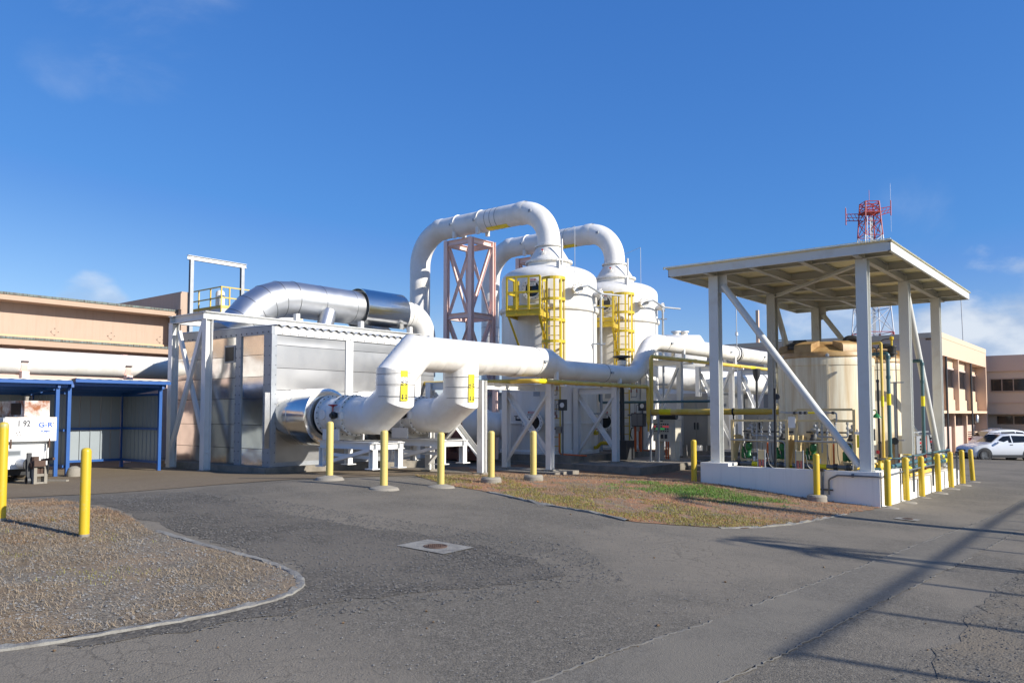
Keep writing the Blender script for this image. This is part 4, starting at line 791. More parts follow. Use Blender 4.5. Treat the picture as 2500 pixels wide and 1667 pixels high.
tall_duct(SC1, 'nearer tall white duct rising left and arching over the pink tower', 0); tall_duct(SC2, 'farther tall white duct arching behind the nearer scrubber tank', 0)
def pink_tower(cx, cy, ztop, lab):
    t = T('pink_tower', lab, 'support tower', (cx, cy, .1), 'pink lattice towers under the tall ducts'); a = .62; zs = [.15, 2.75, 5.25, ztop-.12]; cs = [(-a, -a), (a, -a), (a, a), (-a, a)]
    for x, y in cs: P('column', MB().ibeam((cx+x, cy+y, .1), (cx+x, cy+y, ztop), .17, .17, side=(1, 0, 0), up=(0, 1, 0)), 'pink', t); 
    for z in zs[1:]:
        for i in range(4):
            p = Vector((cx+cs[i][0], cy+cs[i][1], z)); q = Vector((cx+cs[(i+1) % 4][0], cy+cs[(i+1) % 4][1], z)); d = (q-p).normalized()*.1; P('beam', MB().ibeam(p+d, q-d, .16, .2), 'pink', t)
    for z0, z1 in zip(zs[:-1], zs[1:]):
        for i in range(4):
            x0, y0 = cs[i]; x1, y1 = cs[(i+1) % 4]; o = Vector((x0+x1, y0+y1, 0))*.5/a
            for k, (za, zb_) in enumerate(((z0+.12, z1-.14), (z1-.14, z0+.12))):
                off = o*(.05-.08*k); P('brace', MB().angle(Vector((cx+x0*.9, cy+y0*.9, za))+off, Vector((cx+x1*.9, cy+y1*.9, zb_))+off, .08), 'pink', t)
    return t
pink_tower(SC1[0]-3.75, SC1[1], 8.16, 'nearer pink lattice tower standing clear against the sky'); pink_tower(SC2[0]-3.75, SC2[1], 8.16, 'farther pink lattice tower mostly hidden behind the first scrubber cone')

# ================================================================== white X-braced frames under the header
def xframe(Y, x0, x1, zb0, ztop, lab, foot=True):
    t = T('pipe_trestle', lab, 'steel frame', ((x0+x1)/2, Y, zb0), 'white X-braced frames under the header duct')
    for x in (x0, x1):
        P('column', MB().ibeam((x, Y, zb0+.02), (x, Y, ztop), .18, .18, side=(1, 0, 0), up=(0, 1, 0)), 'steelw', t)
        P('base_plate', MB().box(x-.18, Y-.18, zb0, x+.18, Y+.18, zb0+.02).lathe((x, Y, zb0-.08), [(.36, 0), (.28, .078), (0, .079)], 4), 'footing', t)
    P('beam', MB().ibeam((x0+.085, Y, ztop-.11), (x1-.085, Y, ztop-.11), .16, .2), 'steelw', t)
    P('brace', MB().angle((x0+.02, Y-.07, zb0+.2), (x1-.06, Y-.07, ztop-.3), .13), 'steelw', t); P('brace', MB().angle((x0+.06, Y+.05, ztop-.3), (x1-.02, Y+.05, zb0+.35), .13), 'steelw', t)
    return t
tr1 = xframe(15.0, -15.0, -13.15, .1, 2.44, 'white X-braced frame just behind the second duct leg'); xframe(17.9, -14.75, -13.15, .02, 2.44, 'white X-braced frame at the big duct reducer, before the red soil')
xframe(21.4, -14.62, -13.15, .08, 2.44, 'white X-braced frame on the concrete slab left of the yellow drop pipes'); xframe(25.8, -14.6, -13.15, .07, 3.56, 'tall white X-braced frame behind the control panel'); xframe(30.3, -14.6, -13.15, .02, 3.56, 'tall white X-braced frame seen past the front left canopy column')
xframe(34.6, -14.6, -13.15, -.1, 3.56, 'white X-braced frame seen between the canopy columns')
for y, z, r, zt_ in ((17.9, 3.02, .41, 2.45), (21.4, 2.86, .285, 2.45), (25.8, 4.05, .285, 3.57), (30.3, 4.05, .285, 3.57), (34.6, 4.05, .285, 3.57)):
    t = T('pipe_shoe', {17.9: 'white shoe carrying the big header duct', 21.4: 'white shoe under the stepped-down duct on the slab frame', 25.8: 'white shoe under the raised duct after the S bend', 30.3: 'white shoe under the raised duct near its black gasket', 34.6: 'white shoe under the raised duct behind the canopy'}[y], 'pipe support', (XD, y, zt_), 'duct shoes')
    P('shoe_plate', MB().box(XD-.25, y-.07, zt_, XD+.25, y+.07, zt_+.02), 'steelw', t); P('shoe_web', MB().box(XD+r*.55, y-.05, zt_+.02, XD+r*.55+.1, y+.05, z-r*.55), 'steelw', t); P('shoe_web', MB().box(XD-r*.55-.1, y-.05, zt_+.02, XD-r*.55, y+.05, z-r*.55), 'steelw', t)
P('tie_beam', MB().ibeam((-13.6, 15.1, 2.33), (-13.6, 17.8, 2.33), .14, .18), 'steelw', tr1)

# ================================================================== yellow pipes
yx, yz = -12.72, 2.47
t = T('yellow_pipe', 'yellow gas pipe bending round below the header and dropping by the slab edge', 'pipe', (yx, 16.6, yz))
P('pipe_run', MB().tube(fillet([(-19.5, 16.62, yz+.05), (yx, 16.62, yz), (yx, 22.72, yz), (yx, 22.72, 1.35)], .12, 5), .062, 12), 'ypipe', t)
for y in (18.6, 20.4): P('coupling', MB().band((yx, y, yz), .06, .08, .012, (0, 1, 0), 14), 'ypipe', t)
P('reducer_end', MB().lathe((yx, 22.72, 1.2), [(.03, -.18), (.03, 0), (.05, .1), (.062, .15)], 12), 'ypipe', t); P('label_band', MB().band((yx, 16.95, yz), .063, .35, .003, (0, 1, 0), 14), 'label', t)
for y in (17.95, 21.4): P('clamp', MB().box(yx-.09, y-.04, yz-.12, yx+.09, y+.04, yz-.06), 'steelw', t)
t = T('yellow_pipe', 'yellow pipe rising to the raised duct and following it behind the canopy', 'pipe', (yx, 22.95, 1.6))
P('pipe_run', MB().tube(fillet([(yx, 22.94, 1.62), (yx, 22.94, 3.48), (yx, 36, 3.5)], .12, 5), .066, 12), 'ypipe', t)
for y in (26.2, 30.1): P('coupling', MB().band((yx, y, 3.49), .064, .08, .012, (0, 1, 0), 14), 'ypipe', t)
P('label_band', MB().band((yx, 31.4, 3.49), .067, .5, .003, (0, 1, 0), 14), 'label', t)
for y in (25.8, 30.3, 34.6): P('clamp', MB().box(yx-.36, y-.04, 3.36, yx+.09, y+.04, 3.425), 'steelw', t)
t = T('yellow_pipe', 'thick yellow pipe running level into the canopy above the pump skids', 'pipe', (-12.7, 22.95, 1.6))
P('pipe_run', MB().tube([(-12.72, 22.94, 1.655), (-8.3, 22.94, 1.66)], .092, 14), 'ypipe', t)
P('end_cap', MB().cyl((-8.32, 22.94, 1.66), (-8.1, 22.94, 1.66), .075, 12), 'ypipe', t); P('branch', MB().cyl((-8.62, 22.94, 1.66), (-8.62, 22.94, 1.95), .045, 10), 'ypipe', t)
mkb = P('label_band', MB().band((-12.2, 22.94, 1.655), .093, .42, .003, (1, 0, 0), 14), 'label', t)
for x in (-9.9, -8.45): P('clamp', MB().band((x, 22.94, 1.66), .092, .05, .02, (1, 0, 0), 14).bar((x, 22.94, 1.57), (x, 22.94, 1.2), .04, .04), 'black', t)
for x, lab in ((-12.74, 'galvanised slotted post under the yellow pipe elbow'), (-12.45, 'thin white post under the thick yellow pipe, right of the slotted post')):
    t = T('pipe_post', lab, 'post', (x, 22.85, .05), 'posts under the yellow pipe'); P('post', MB().channel((x, 22.85, .06), (x, 22.85, 1.72 if x < -12.6 else 1.58), .05, .05, side=(1, 0, 0), up=(0, 1, 0), t=.006), 'galv', t); P('base_plate', MB().box(x-.1, 22.75, .051, x+.1, 22.95, .065), 'galv', t)

# ================================================================== things under the ducts
t = T('vent_stack', 'black vent pipe with a flat mushroom cap standing between the white tanks', 'vent', (-13.57, 22.5, .26))
P('pipe', MB().cyl((-13.57, 22.5, .5), (-13.57, 22.5, 3.1), .075, 12), 'plastic', t); P('cap', MB().lathe((-13.57, 22.5, 3.1), [(.1, 0), (.13, .12), (.14, .26), (.1, .32), (.3, .36), (.3, .40), (.12, .43), (0, .44)], 20), 'plastic', t); P('collar', MB().lathe((-13.57, 22.5, 3.2), [(.135, 0), (.15, .16), (.13, .16)], 20, cap=False), 'frp', t); P('base_box', MB().box(-13.85, 22.3, .1, -13.3, 22.8, .72), 'dark', t)
t = T('vent_stack', 'slim black funnel vent seen past the front left canopy column', 'vent', (-12.3, 30.8, 0)); P('pipe', MB().cyl((-12.3, 30.8, .3), (-12.3, 30.8, 2.9), .05, 10), 'plastic', t); P('cap', MB().lathe((-12.3, 30.8, 2.9), [(.05, 0), (.13, .2), (.16, .5), (0, .52)], 14), 'plastic', t)
t = T('yellow_manifold', 'low yellow valve manifold standing on the slab before the nearer scrubber tank', 'pipework', (-14.7, 22.6, .1))
z0 = -.02
P('pipe_run', MB().tube(fillet([(-15.1, 22.45, .95), (-14.5, 22.45, .95)], .1), .065, 10).tube(fillet([(-14.78, 22.45, .95), (-14.78, 22.45, .18), (-14.35, 22.45, .18), (-14.35, 22.45, .06)], .1, 4), .06, 10).tube(fillet([(-15.15, 22.45, .46), (-14.55, 22.45, .46), (-14.35, 22.45, .62), (-13.85, 22.45, .62)], .12, 4), .06, 10), 'yellow', t)
for x, z in ((-15.0, 1.0), (-14.6, 1.0), (-15.0, .52), (-13.9, .68)): v = P('valve', MB().cyl((x, 22.45, z-.12), (x, 22.45, z+.06), .045, 8), 'yellow', t); P('hand_wheel', MB().lathe((x, 22.45, z+.07), [(.01, 0), (.09, .01), (.09, .03), (.01, .03)], 12), 'red', v)
def instrument(x, y, lab, dz=0):
    t = T('instrument_stand', lab, 'gauge', (x, y, .27), 'gauge stands before the scrubber tanks')
    P('post', MB().cyl((x, y, .27), (x, y, 1.72), .03, 8), 'darkgrey', t); g = P('gauge_box', MB().box(x-.13, y-.06, 1.7, x+.13, y+.06, 2.05), 'dark', t); P('dial', MB().lathe((x+.02, y-.062, 1.87), [(0, 0), (.08, 0), (.08, .01), (0, .012)], 16, (0, -1, 0)), 'signwhite', g)
    P('impulse_tube', MB().tube(fillet([(x-.22, y, 2.75), (x-.22, y, 2.2), (x-.45, y, 2.2), (x-.45, y, 2.15)], .02, 2), .012, 6).tube(fillet([(x-.45, y, 2.75), (x-.45, y, 2.2)], .02), .012, 6).tube(fillet([(x-.13, y, 1.9), (x-.24, y, 1.9), (x-.24, y, 1.5)], .02, 2), .012, 6).tube(fillet([(x-.3, y, 1.6), (x-.3, y, 2.05), (x-.5, y, 2.05), (x-.5, y, 1.1)], .02, 2), .012, 6), 'darkgrey', t)
    mb = MB()
    for a, z in ((-.22, 2.4), (-.45, 2.4), (-.24, 1.5), (-.3, 1.6)): mb.cyl((x+a, y, z-.05), (x+a, y, z+.06), .028, 8)
    P('valve', mb, 'brownred', t)
    P('junction_box', MB().box(x-.24, y-.05, .98, x-.04, y+.05, 1.2), 'ss', t); P('flex_hose', MB().tube(fillet([(x-.24, y, 1.12), (x-.45, y, 1.1), (x-.5, y, .85), (x-.42, y, .7)], .08, 4), .022, 6), 'plastic', t)
    P('conduit', MB().tube(fillet([(x-.14, y, .98), (x-.14, y, .32), (x+.9, y, .30)], .1, 4), .022, 8), 'orange', t)
instrument(-14.5, 20.42, 'gauge stand with grey box and thin tubes before the nearer scrubber tank'); instrument(-13.95, 24.5, 'gauge stand with thin tubes before the farther scrubber tank')
t = T('valve_cabinet', 'dark louvred junction panel on twin orange conduits before the farther scrubber tank', 'electrical box', (-13.9, 24.4, .1)); P('box', MB().box(-14.2, 24.15, 1.15, -13.72, 24.35, 1.62), 'dark', t); P('door', MB().box(-14.17, 24.135, 1.18, -13.97, 24.15, 1.59).box(-13.95, 24.135, 1.18, -13.75, 24.15, 1.59), 'machgrey', t)
for x in (-14.1, -13.88): P('conduit', MB().cyl((x, 24.25, .28), (x, 24.25, 1.15), .045, 8), 'orange', t)
t = T('control_cabinet', 'cream control panel on legs with rows of buttons and pilot lamps', 'control panel', (-12.45, 23.5, .05))
P('cabinet', MB().box(-12.87, 23.3, .69, -12.17, 23.7, 1.41), 'cpanel', t); P('side_door', MB().box(-12.165, 23.31, .7, -12.06, 23.69, 1.4), 'cpanel', t)
for x in (-12.82, -12.25): P('leg', MB().box(x, 23.34, .06, x+.16, 23.66, .69), 'cpanel', t)
P('conduit', MB().tube([(-12.5, 23.5, .1), (-12.5, 23.5, .7)], .028, 8).tube([(-12.42, 23.5, .1), (-12.42, 23.5, .7)], .028, 8), 'orange', t)
mb = MB(); mr_ = MB(); mg = MB()
for i in range(7):
    for j in range(4):
        x = -12.80+i*.08; z = 1.25-j*.075
        (mr_ if (j == 1 and i in (0, 2, 4, 5, 6)) else mg if (j == 2 and i in (1, 3, 4)) else mb).cyl((x, 23.30, z), (x, 23.275, z), .022, 8)
P('button', mb, 'black', t); P('lamp', mr_, 'ledr', t); P('lamp', mg, 'ledg', t); P('meter', MB().box(-12.58, 23.285, .78, -12.49, 23.3, .92).box(-12.44, 23.285, .78, -12.35, 23.3, .92).box(-12.6, 23.285, 1.34, -12.5, 23.3, 1.38), 'dark', t)
P('vent_blower', MB().cyl((-12.7, 23.5, 1.5), (-12.1, 23.5, 1.5), .1, 12), 'plastic', t)
for (x0, x1, y, zb_, ztp, lab) in ((-12.87, -11.94, 25.5, .5, 2.2, 'tall two-door stainless cabinet on legs left of the front left canopy column'), (-11.25, -10.35, 27.0, .35, 1.8, 'grey steel cabinet right of the front left canopy column')):
    t = T('stainless_cabinet', lab, 'electrical cabinet', ((x0+x1)/2, y, 0), 'stainless cabinets'); P('case', MB().box(x0, y, zb_, x1, y+.5, ztp), 'ss', t); m_ = x0+(x1-x0)*.36
    for a, b in ((x0+.24, m_+.16), (m_+.18, x1-.01)): d = P('door', MB().box(a, y-.025, zb_+.02, b, y-.002, ztp-.02), 'ss', t); P('handle', MB().tube(fillet([((b if a < m_ else a)+(-.05 if a < m_ else .05), y-.03, 1.28), ((b if a < m_ else a)+(-.05 if a < m_ else .05), y-.07, 1.26), ((b if a < m_ else a)+(-.05 if a < m_ else .05), y-.05, 1.05)], .03, 3), .018, 6), 'black', d)
    for x in (x0+.05, x1-.12):
        for yy in (y+.04, y+.4): P('leg', MB().prof((x, yy, .05), (x, yy, zb_), [(-.03, -.03), (.09, -.03), (.09, .03), (-.03, .03)]), 'ss', t)
# green drain pipes across the tanks
t = T('green_drain_pipe', 'dark green drain pipes running level behind the control panel', 'pipe', (-13.8, 24.3, 2)); P('pipe_run', MB().tube(fillet([(-14.7, 21.0+1.9, 2.3), (-14.7, 22.9, 2.02), (-14.6, 22.95, 1.98), (-11.5, 24.9, 2.02)], .08, 4), .045, 8), 'teal', t); P('pipe_run', MB().tube([(-14.6, 24.6, 1.55), (-11.5, 25.2, 1.56)], .03, 8), 'darkgrey', t)
# fans and low duct behind the frames
t = T('fan_inlet', 'white flanged fan inlet cone low behind the X-braced frames', 'fan', (-16.2, 19.0, .1)); P('cone', MB().lathe((-17.1, 18.6, 1.25), [(.62, 0), (.62, .5), (.40, .95), (.40, 1.2)], 28, (.72, .70, 0)), 'tankw', t)
for k in (0.0, .5, 1.2): P('flange', MB().lathe(Vector((-17.1, 18.6, 1.25))+Vector((.72, .70, 0))*k, [(.4, -.03), (.70 if k < 1 else .48, -.03), (.70 if k < 1 else .48, .03), (.4, .03)], 28, (.72, .70, 0)), 'tankw', t)
P('leg', MB().box(-17.2, 18.4, .1, -17.0, 18.7, .7), 'brownred', t)
t = T('blower_skid', 'maroon steel blower skid in the shade behind the X-braced frames', 'machine', (-17.8, 19.8, .1)); P('frame', MB().box(-18.9, 19.0, .1, -16.9, 20.0, .32).box(-18.4, 19.1, .32, -18.2, 19.9, 1.3).box(-17.3, 19.1, .32, -17.1, 19.9, 1.0), 'brownred', t); P('motor', MB().cyl((-18.7, 19.5, .75), (-17.4, 19.5, .75), .33, 18), 'brownred', t); P('post', MB().box(-17.0, 19.9, .1, -16.85, 20.05, 2.6), 'pink', t)
t = T('white_box_unit', 'pale equipment housing seen below the header between the two duct legs', 'machine', (-20, 24, .1)); P('case', MB().box(-21.5, 22.6, .1, -19.2, 26, 2.3), 'steelw', t); P('roof', MB().box(-21.6, 22.5, 2.3, -19.1, 26.1, 2.4), 'galv', t); P('vent', MB().lathe((-19.6, 22.9, 2.4), [(.14, 0), (.14, .25), (.22, .28), (.2, .42), (0, .45)], 14), 'frp', t)
mb = MB(); mb.lathe((-13.05, 15.9, 1.9), [(.1, 0), (.1, .3), (.15, .3), (.15, .36), (0, .36)], 16); 
# far white vessel and second, smaller clad unit
t = T('horizontal_vessel', 'white horizontal vessel with two top nozzles seen above the raised duct', 'tank', (-19.3, 38.2, 4)); a0 = Vector((-20.4, 37.2, 4.75)); a1 = Vector((-18.4, 39.1, 4.75)); P('shell', MB().tube([a0, a0+(a1-a0)*.06, a0+(a1-a0)*.14, a0+(a1-a0)*.86, a0+(a1-a0)*.94, a1], [.25, .75, 1.05, 1.05, .75, .25], 28), 'tankw', t, smooth=60)
for f in (.42, .58): P('nozzle', MB().lathe(a0+(a1-a0)*f, [(.18, .95), (.18, 1.16), (.26, 1.17), (.26, 1.24), (0, 1.24)], 18), 'tankw', t)
for f in (.25, .75): p = a0+(a1-a0)*f; P('leg', MB().box(p.x-.15, p.y-.15, -.2, p.x+.15, p.y+.15, 4), 'steelw', t)
t = T('stainless_enclosure', 'second clad enclosure far behind the cabinet with a corrugated roof edge', 'equipment housing', (-17.5, 36, 0)); P('case', MB().box(-20, 34.4, -.2, -15.6, 38, 2.55), 'ss', t); P('roof_trim', MB().box(-20.1, 34.35, 2.55, -15.5, 38.1, 2.85), 'steelw', t)
vs = []; fs = []
for i in range(121):
    y = 34.4+3.6*i/120; z = 2.9+.04*math.sin(i*math.pi/4); vs += [(-15.4, y, z), (-20, y, z)]
P('roof_sheet', MB().add(vs, [(2*i, 2*i+2, 2*i+3, 2*i+1) for i in range(120)]), 'roofsheet', t, smooth=60)
t = T('far_duct', 'large white duct crossing low behind the tall X-braced frames', 'duct', (-16, 33, 3)); P('duct_run', MB().tube(fillet([(-18.5, 31.0, 3.4), (-16.0, 33.2, 3.1), (-15.2, 37, 3.1), (-15.2, 42, 3.1)], .9, 8), .5, 24), 'frp', t); P('flange', MB().band((-15.2, 38.2, 3.1), .5, .08, .07, (0, 1, 0)), 'frp', t); [P('leg', MB().box(-15.4, y, -.3, -15.2, y+.2, 2.6), 'steelw', t) for y in (37.4, 40.4)]
t = T('horizontal_tank', 'small white horizontal tank in the sun behind the pump skids', 'tank', (-11.2, 32.5, -.3)); a0 = Vector((-12.6, 31.4, .75)); a1 = Vector((-9.4, 32.6, .72)); P('shell', MB().tube([a0, a0+(a1-a0)*.05, a0+(a1-a0)*.95, a1], [.3, .58, .58, .3], 24), 'white', t); [P('leg', MB().box(x, y, -.4, x+.2, y+.4, .4), 'steelw', t) for x, y in ((-12.2, 31.4), (-10.2, 32.1))]
for f in (.12, .3, .85): p = a0+(a1-a0)*f; P('nozzle', MB().lathe(p, [(.05, .5), (.05, .66), (.09, .66), (.09, .7), (0, .7)], 12), 'white', t)
t = T('dark_louvre_unit', 'dark louvred machine housing behind the front left canopy column', 'machine', (-15, 44, -.5)); P('case', MB().box(-16.4, 42, -.6, -12.2, 46, 3.6), 'machgrey', t)
for i in range(6): P('louvre', MB().box(-15.1+i*.32, 41.9, .6, -14.9+i*.32, 42, 3.2), 'dark', t)
t = T('white_tower_unit', 'white stepped cooling unit behind the canopy ladder', 'machine', (-11.8, 37, -.4)); P('case', MB().box(-12.6, 36.5, -.4, -10.9, 38.2, 2.2), 'steelw', t); P('cap', MB().box(-12.75, 36.35, 2.2, -11.6, 38.3, 2.6), 'white', t)
# ================================================================== containment wall, canopy
BW = T('containment_wall', 'low white containment wall with a stained corner under the canopy', 'wall', (-6.9, 18.85, -.4))
P('front_wall', MB().box(-9.0, 18.75, -.9, -4.72, 18.97, .29), 'bund', BW); P('side_wall', MB().box(-4.94, 18.975, -1.2, -4.72, 20.82, .285), 'bund', BW); P('low_wall', MB().box(-4.935, 20.825, -1.2, -4.725, 27.62, -.08), 'bund', BW)
P('end_wall', MB().box(-4.93, 27.625, -1.2, -4.70, 27.85, -.15), 'bund', BW); P('side_wall', MB().box(-9.0, 18.975, -.9, -8.8, 28.2, .28), 'bund', BW); P('plinth', MB().box(-9.0, 18.74, .292, -8.25, 19.3, .36), 'bund', BW)
P('floor', MB().box(-8.79, 18.98, -.6, -4.95, 20.8, .16).box(-8.79, 20.81, -.6, -4.95, 28.2, .0), 'concrete', BW)
mb = MB(); mb.tube(fillet([(-5.95, 18.72, .285), (-5.95, 18.70, -.28)], .03), .028, 8).tube(fillet([(-5.80, 18.69, -.25), (-5.80, 18.69, .10), (-5.6, 18.69, .20), (-4.85, 18.69, .205), (-4.66, 18.69, .205), (-4.66, 20.6, .22), (-4.62, 24.6, .22)], .09, 4), .02, 8)
P('conduit', mb, 'darkgrey', BW); P('conduit_strap', MB().box(-6.02, 18.70, -.16, -5.72, 18.74, -.13).box(-5.99, 18.68, .27, -5.91, 18.75, .33).box(-5.3, 18.68, .17, -5.26, 18.75, .24), 'dark', BW)

CN = T('canopy', 'grey steel canopy with flat corrugated roof over the chemical tanks', 'canopy', (-6.9, 23, .29))
XC = (-8.68, -5.06); YC = (19.06, 23.02, 27.0); zr = 5.14
lb = ['front left', 'middle left', 'rear left', 'front right', 'middle right', 'rear right']
for i, x in enumerate(XC):
    for j, y in enumerate(YC):
        z0 = .29 if j == 0 else .0
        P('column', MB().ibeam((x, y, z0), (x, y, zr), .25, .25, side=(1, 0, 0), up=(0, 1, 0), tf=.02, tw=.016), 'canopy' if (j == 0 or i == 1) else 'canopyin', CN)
        P('base_plate', MB().box(x-.2, y-.17 if j else y-.08, z0, x+.2, y+.2, z0+.025), 'canopy', CN)
R0, R1, F0, F1 = -9.72, -4.31, 18.48, 28.1
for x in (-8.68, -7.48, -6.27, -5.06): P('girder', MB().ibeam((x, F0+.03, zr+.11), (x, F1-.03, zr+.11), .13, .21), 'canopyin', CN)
for y in (19.06, 21.1, 23.02, 24.95, 27.0):
    xs = [R0+.03, -8.68, -7.48, -6.27, -5.06, R1-.03]
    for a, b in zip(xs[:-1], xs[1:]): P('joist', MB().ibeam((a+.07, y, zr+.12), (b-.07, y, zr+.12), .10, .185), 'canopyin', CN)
def fascia(p, q, side): P('fascia', MB().prof(p, q, [(0, -.1), (.06, -.1), (.06, -.088), (.012, -.088), (.012, .088), (.06, .088), (.06, .1), (0, .1)], side=side), 'canopy', CN)
fascia((R0, F0, 5.27), (R1, F0, 5.27), (0, 1, 0)); fascia((R1, F0, 5.27), (R1, F1, 5.27), (-1, 0, 0)); fascia((R1, F1, 5.27), (R0, F1, 5.27), (0, -1, 0)); fascia((R0, F1, 5.27), (R0, F0, 5.27), (1, 0, 0))
vs = []; fs = []; n = 400
for i in range(n+1):
    y = F0-.06+(F1-F0+.12)*i/n; z = 5.392+.016*math.sin(2*math.pi*i/4.0+.7)
    for x in (R0-.06, R1+.04): vs += [(x, y, z), (x, y, z-.006)]
for i in range(n): a = 4*i; fs += [(a, a+2, a+6, a+4), (a+1, a+5, a+7, a+3), (a, a+4, a+5, a+1), (a+2, a+3, a+7, a+6)]
P('roof_sheet', MB().add(vs, fs), 'cream', CN, smooth=60)
P('eave_trim', MB().box(R0-.09, F0-.1, 5.414, R1+.02, F0-.05, 5.424).box(R0-.09, F0-.1, 5.36, R0-.08, F0-.05, 5.414), 'cream', CN)
P('plan_brace', MB().angle((-8.6, 22.95, zr-.06), (-5.2, 19.2, zr-.06), .1), 'canopyin', CN); P('plan_brace', MB().angle((-8.6, 23.1, zr-.07), (-5.2, 26.9, zr-.07), .1), 'canopyin', CN)
for p, q, m_ in (((-8.45, 19.06, 4.88), (-5.22, 19.06, .40), 'canopy'), ((-5.06, 23.25, 4.9), (-5.06, 26.9, .2), 'canopy'), ((-8.68, 23.25, 4.9), (-8.68, 26.8, .25), 'canopyin'), ((-8.45, 27.0, 4.9), (-5.2, 27.0, .3), 'canopyin')):
    P('brace', MB().cyl(p, q, .085, 16), m_, CN); v = Vector(p); u = (Vector(q)-Vector(p)); u.z = 0; u.normalize(); s = Vector((-u.y, u.x, 0))*.008; c = v-u*.06
    P('gusset', MB().prof(c-s, c+s, [(-.16, -.2), (.16, -.12), (.16, .28), (-.16, .28)], up=(0, 0, 1)), m_, CN)

# ================================================================== chemical tanks
def poly_tank(c, Rk, z0, z1, lab, m1='poly'):
    t = T('chemical_tank', lab, 'tank', (c[0], c[1], z0), 'cream chemical tanks under the canopy'); X, Y = c
    P('shell', MB().lathe((X, Y, 0), [(Rk-.03, z0), (Rk, z0+.05), (Rk, z0+1.0), (Rk+.006, z0+1.03), (Rk, z0+1.06), (Rk, z1-.28), (Rk+.015, z1-.26), (Rk+.015, z1-.10), (Rk, z1-.05)], 64, cap=False), 'poly', t)
    P('lid', MB().lathe((X, Y, 0), [(Rk+.0, z1-.06), (Rk+.035, z1-.04), (Rk+.035, z1+.0), (Rk, z1+.08), (Rk*.78, z1+.20), (Rk*.45, z1+.36), (.3, z1+.42), (0, z1+.43)], 64, cap=False), 'polylid', t)
    for a in range(20, 380, 60):
        n = Vector((math.cos(R(a)), math.sin(R(a)), 0)); s = Vector((-n.y, n.x, 0)); b = Vector((X, Y, z1))
        P('lug', MB().prof(b+n*(Rk*.60)-s*.24, b+n*(Rk*.60)+s*.24, [(0, -.05), (.46, -.05), (.46, .24), (.42, .30), (0, .40)], side=n, up=(0, 0, 1)), 'polylid', t)
    for a in range(-10, 350, 60):
        n = Vector((math.cos(R(a)), math.sin(R(a)), 0)); b = Vector((X, Y, 0))+n*(Rk+.005); P('rib', MB().bar(b+Vector((0, 0, z0+.1)), b+Vector((0, 0, z1+.05)), .05, .02, up=n), 'poly', t)
        P('tie_down', MB().lathe(b+Vector((0, 0, z1-.02)), [(0, -.05), (.05, -.03), (.05, .03), (0, .05)], 8, n), 'galv', t)
    mw = P('manway', MB().lathe((X-.55, Y-.35, z1+.22), [(.34, 0), (.34, .10), (.38, .11), (.38, .15), (.2, .2), (0, .21)], 24), 'black', t); P('vent_elbow', MB().tube(fillet([(X+.45, Y+.3, z1+.2), (X+.45, Y+.3, z1+.52), (X+.75, Y+.42, z1+.52), (X+.75, Y+.42, z1+.36)], .12, 5), .085, 10), 'plastic', t)
    P('lid_handle', MB().bar((X-.72, Y-.35, z1+.46), (X-.38, Y-.35, z1+.46), .05, .05).bar((X-.72, Y-.35, z1+.40), (X-.72, Y-.35, z1+.46), .04, .04).bar((X-.38, Y-.35, z1+.40), (X-.38, Y-.35, z1+.46), .04, .04), 'black', mw)
poly_tank((-6.86, 22.0), 1.22, .02, 3.12, 'nearer stained cream chemical tank behind the pump skids'); poly_tank((-6.86, 25.7), 1.22, .02, 3.15, 'farther cream chemical tank behind the tall green and yellow pipes')
t = T('tank_ladder', 'weathered brown ladder on the left side of the nearer chemical tank', 'ladder', (-8.1, 21.9, .02))
for x in (-8.22, -7.92): P('stringer', MB().bar((x, 21.75, .05), (x, 21.75, 3.9), .03, .06), 'canopyin', t)
for z in np.arange(.35, 3.9, .3): P('rung', MB().cyl((-8.22, 21.75, z), (-7.92, 21.75, z), .015, 6), 'canopyin', t)
P('standoff', MB().bar((-8.22, 21.75, 1.95), (-7.92, 21.75, 1.95), .05, .12), 'canopyin', t)

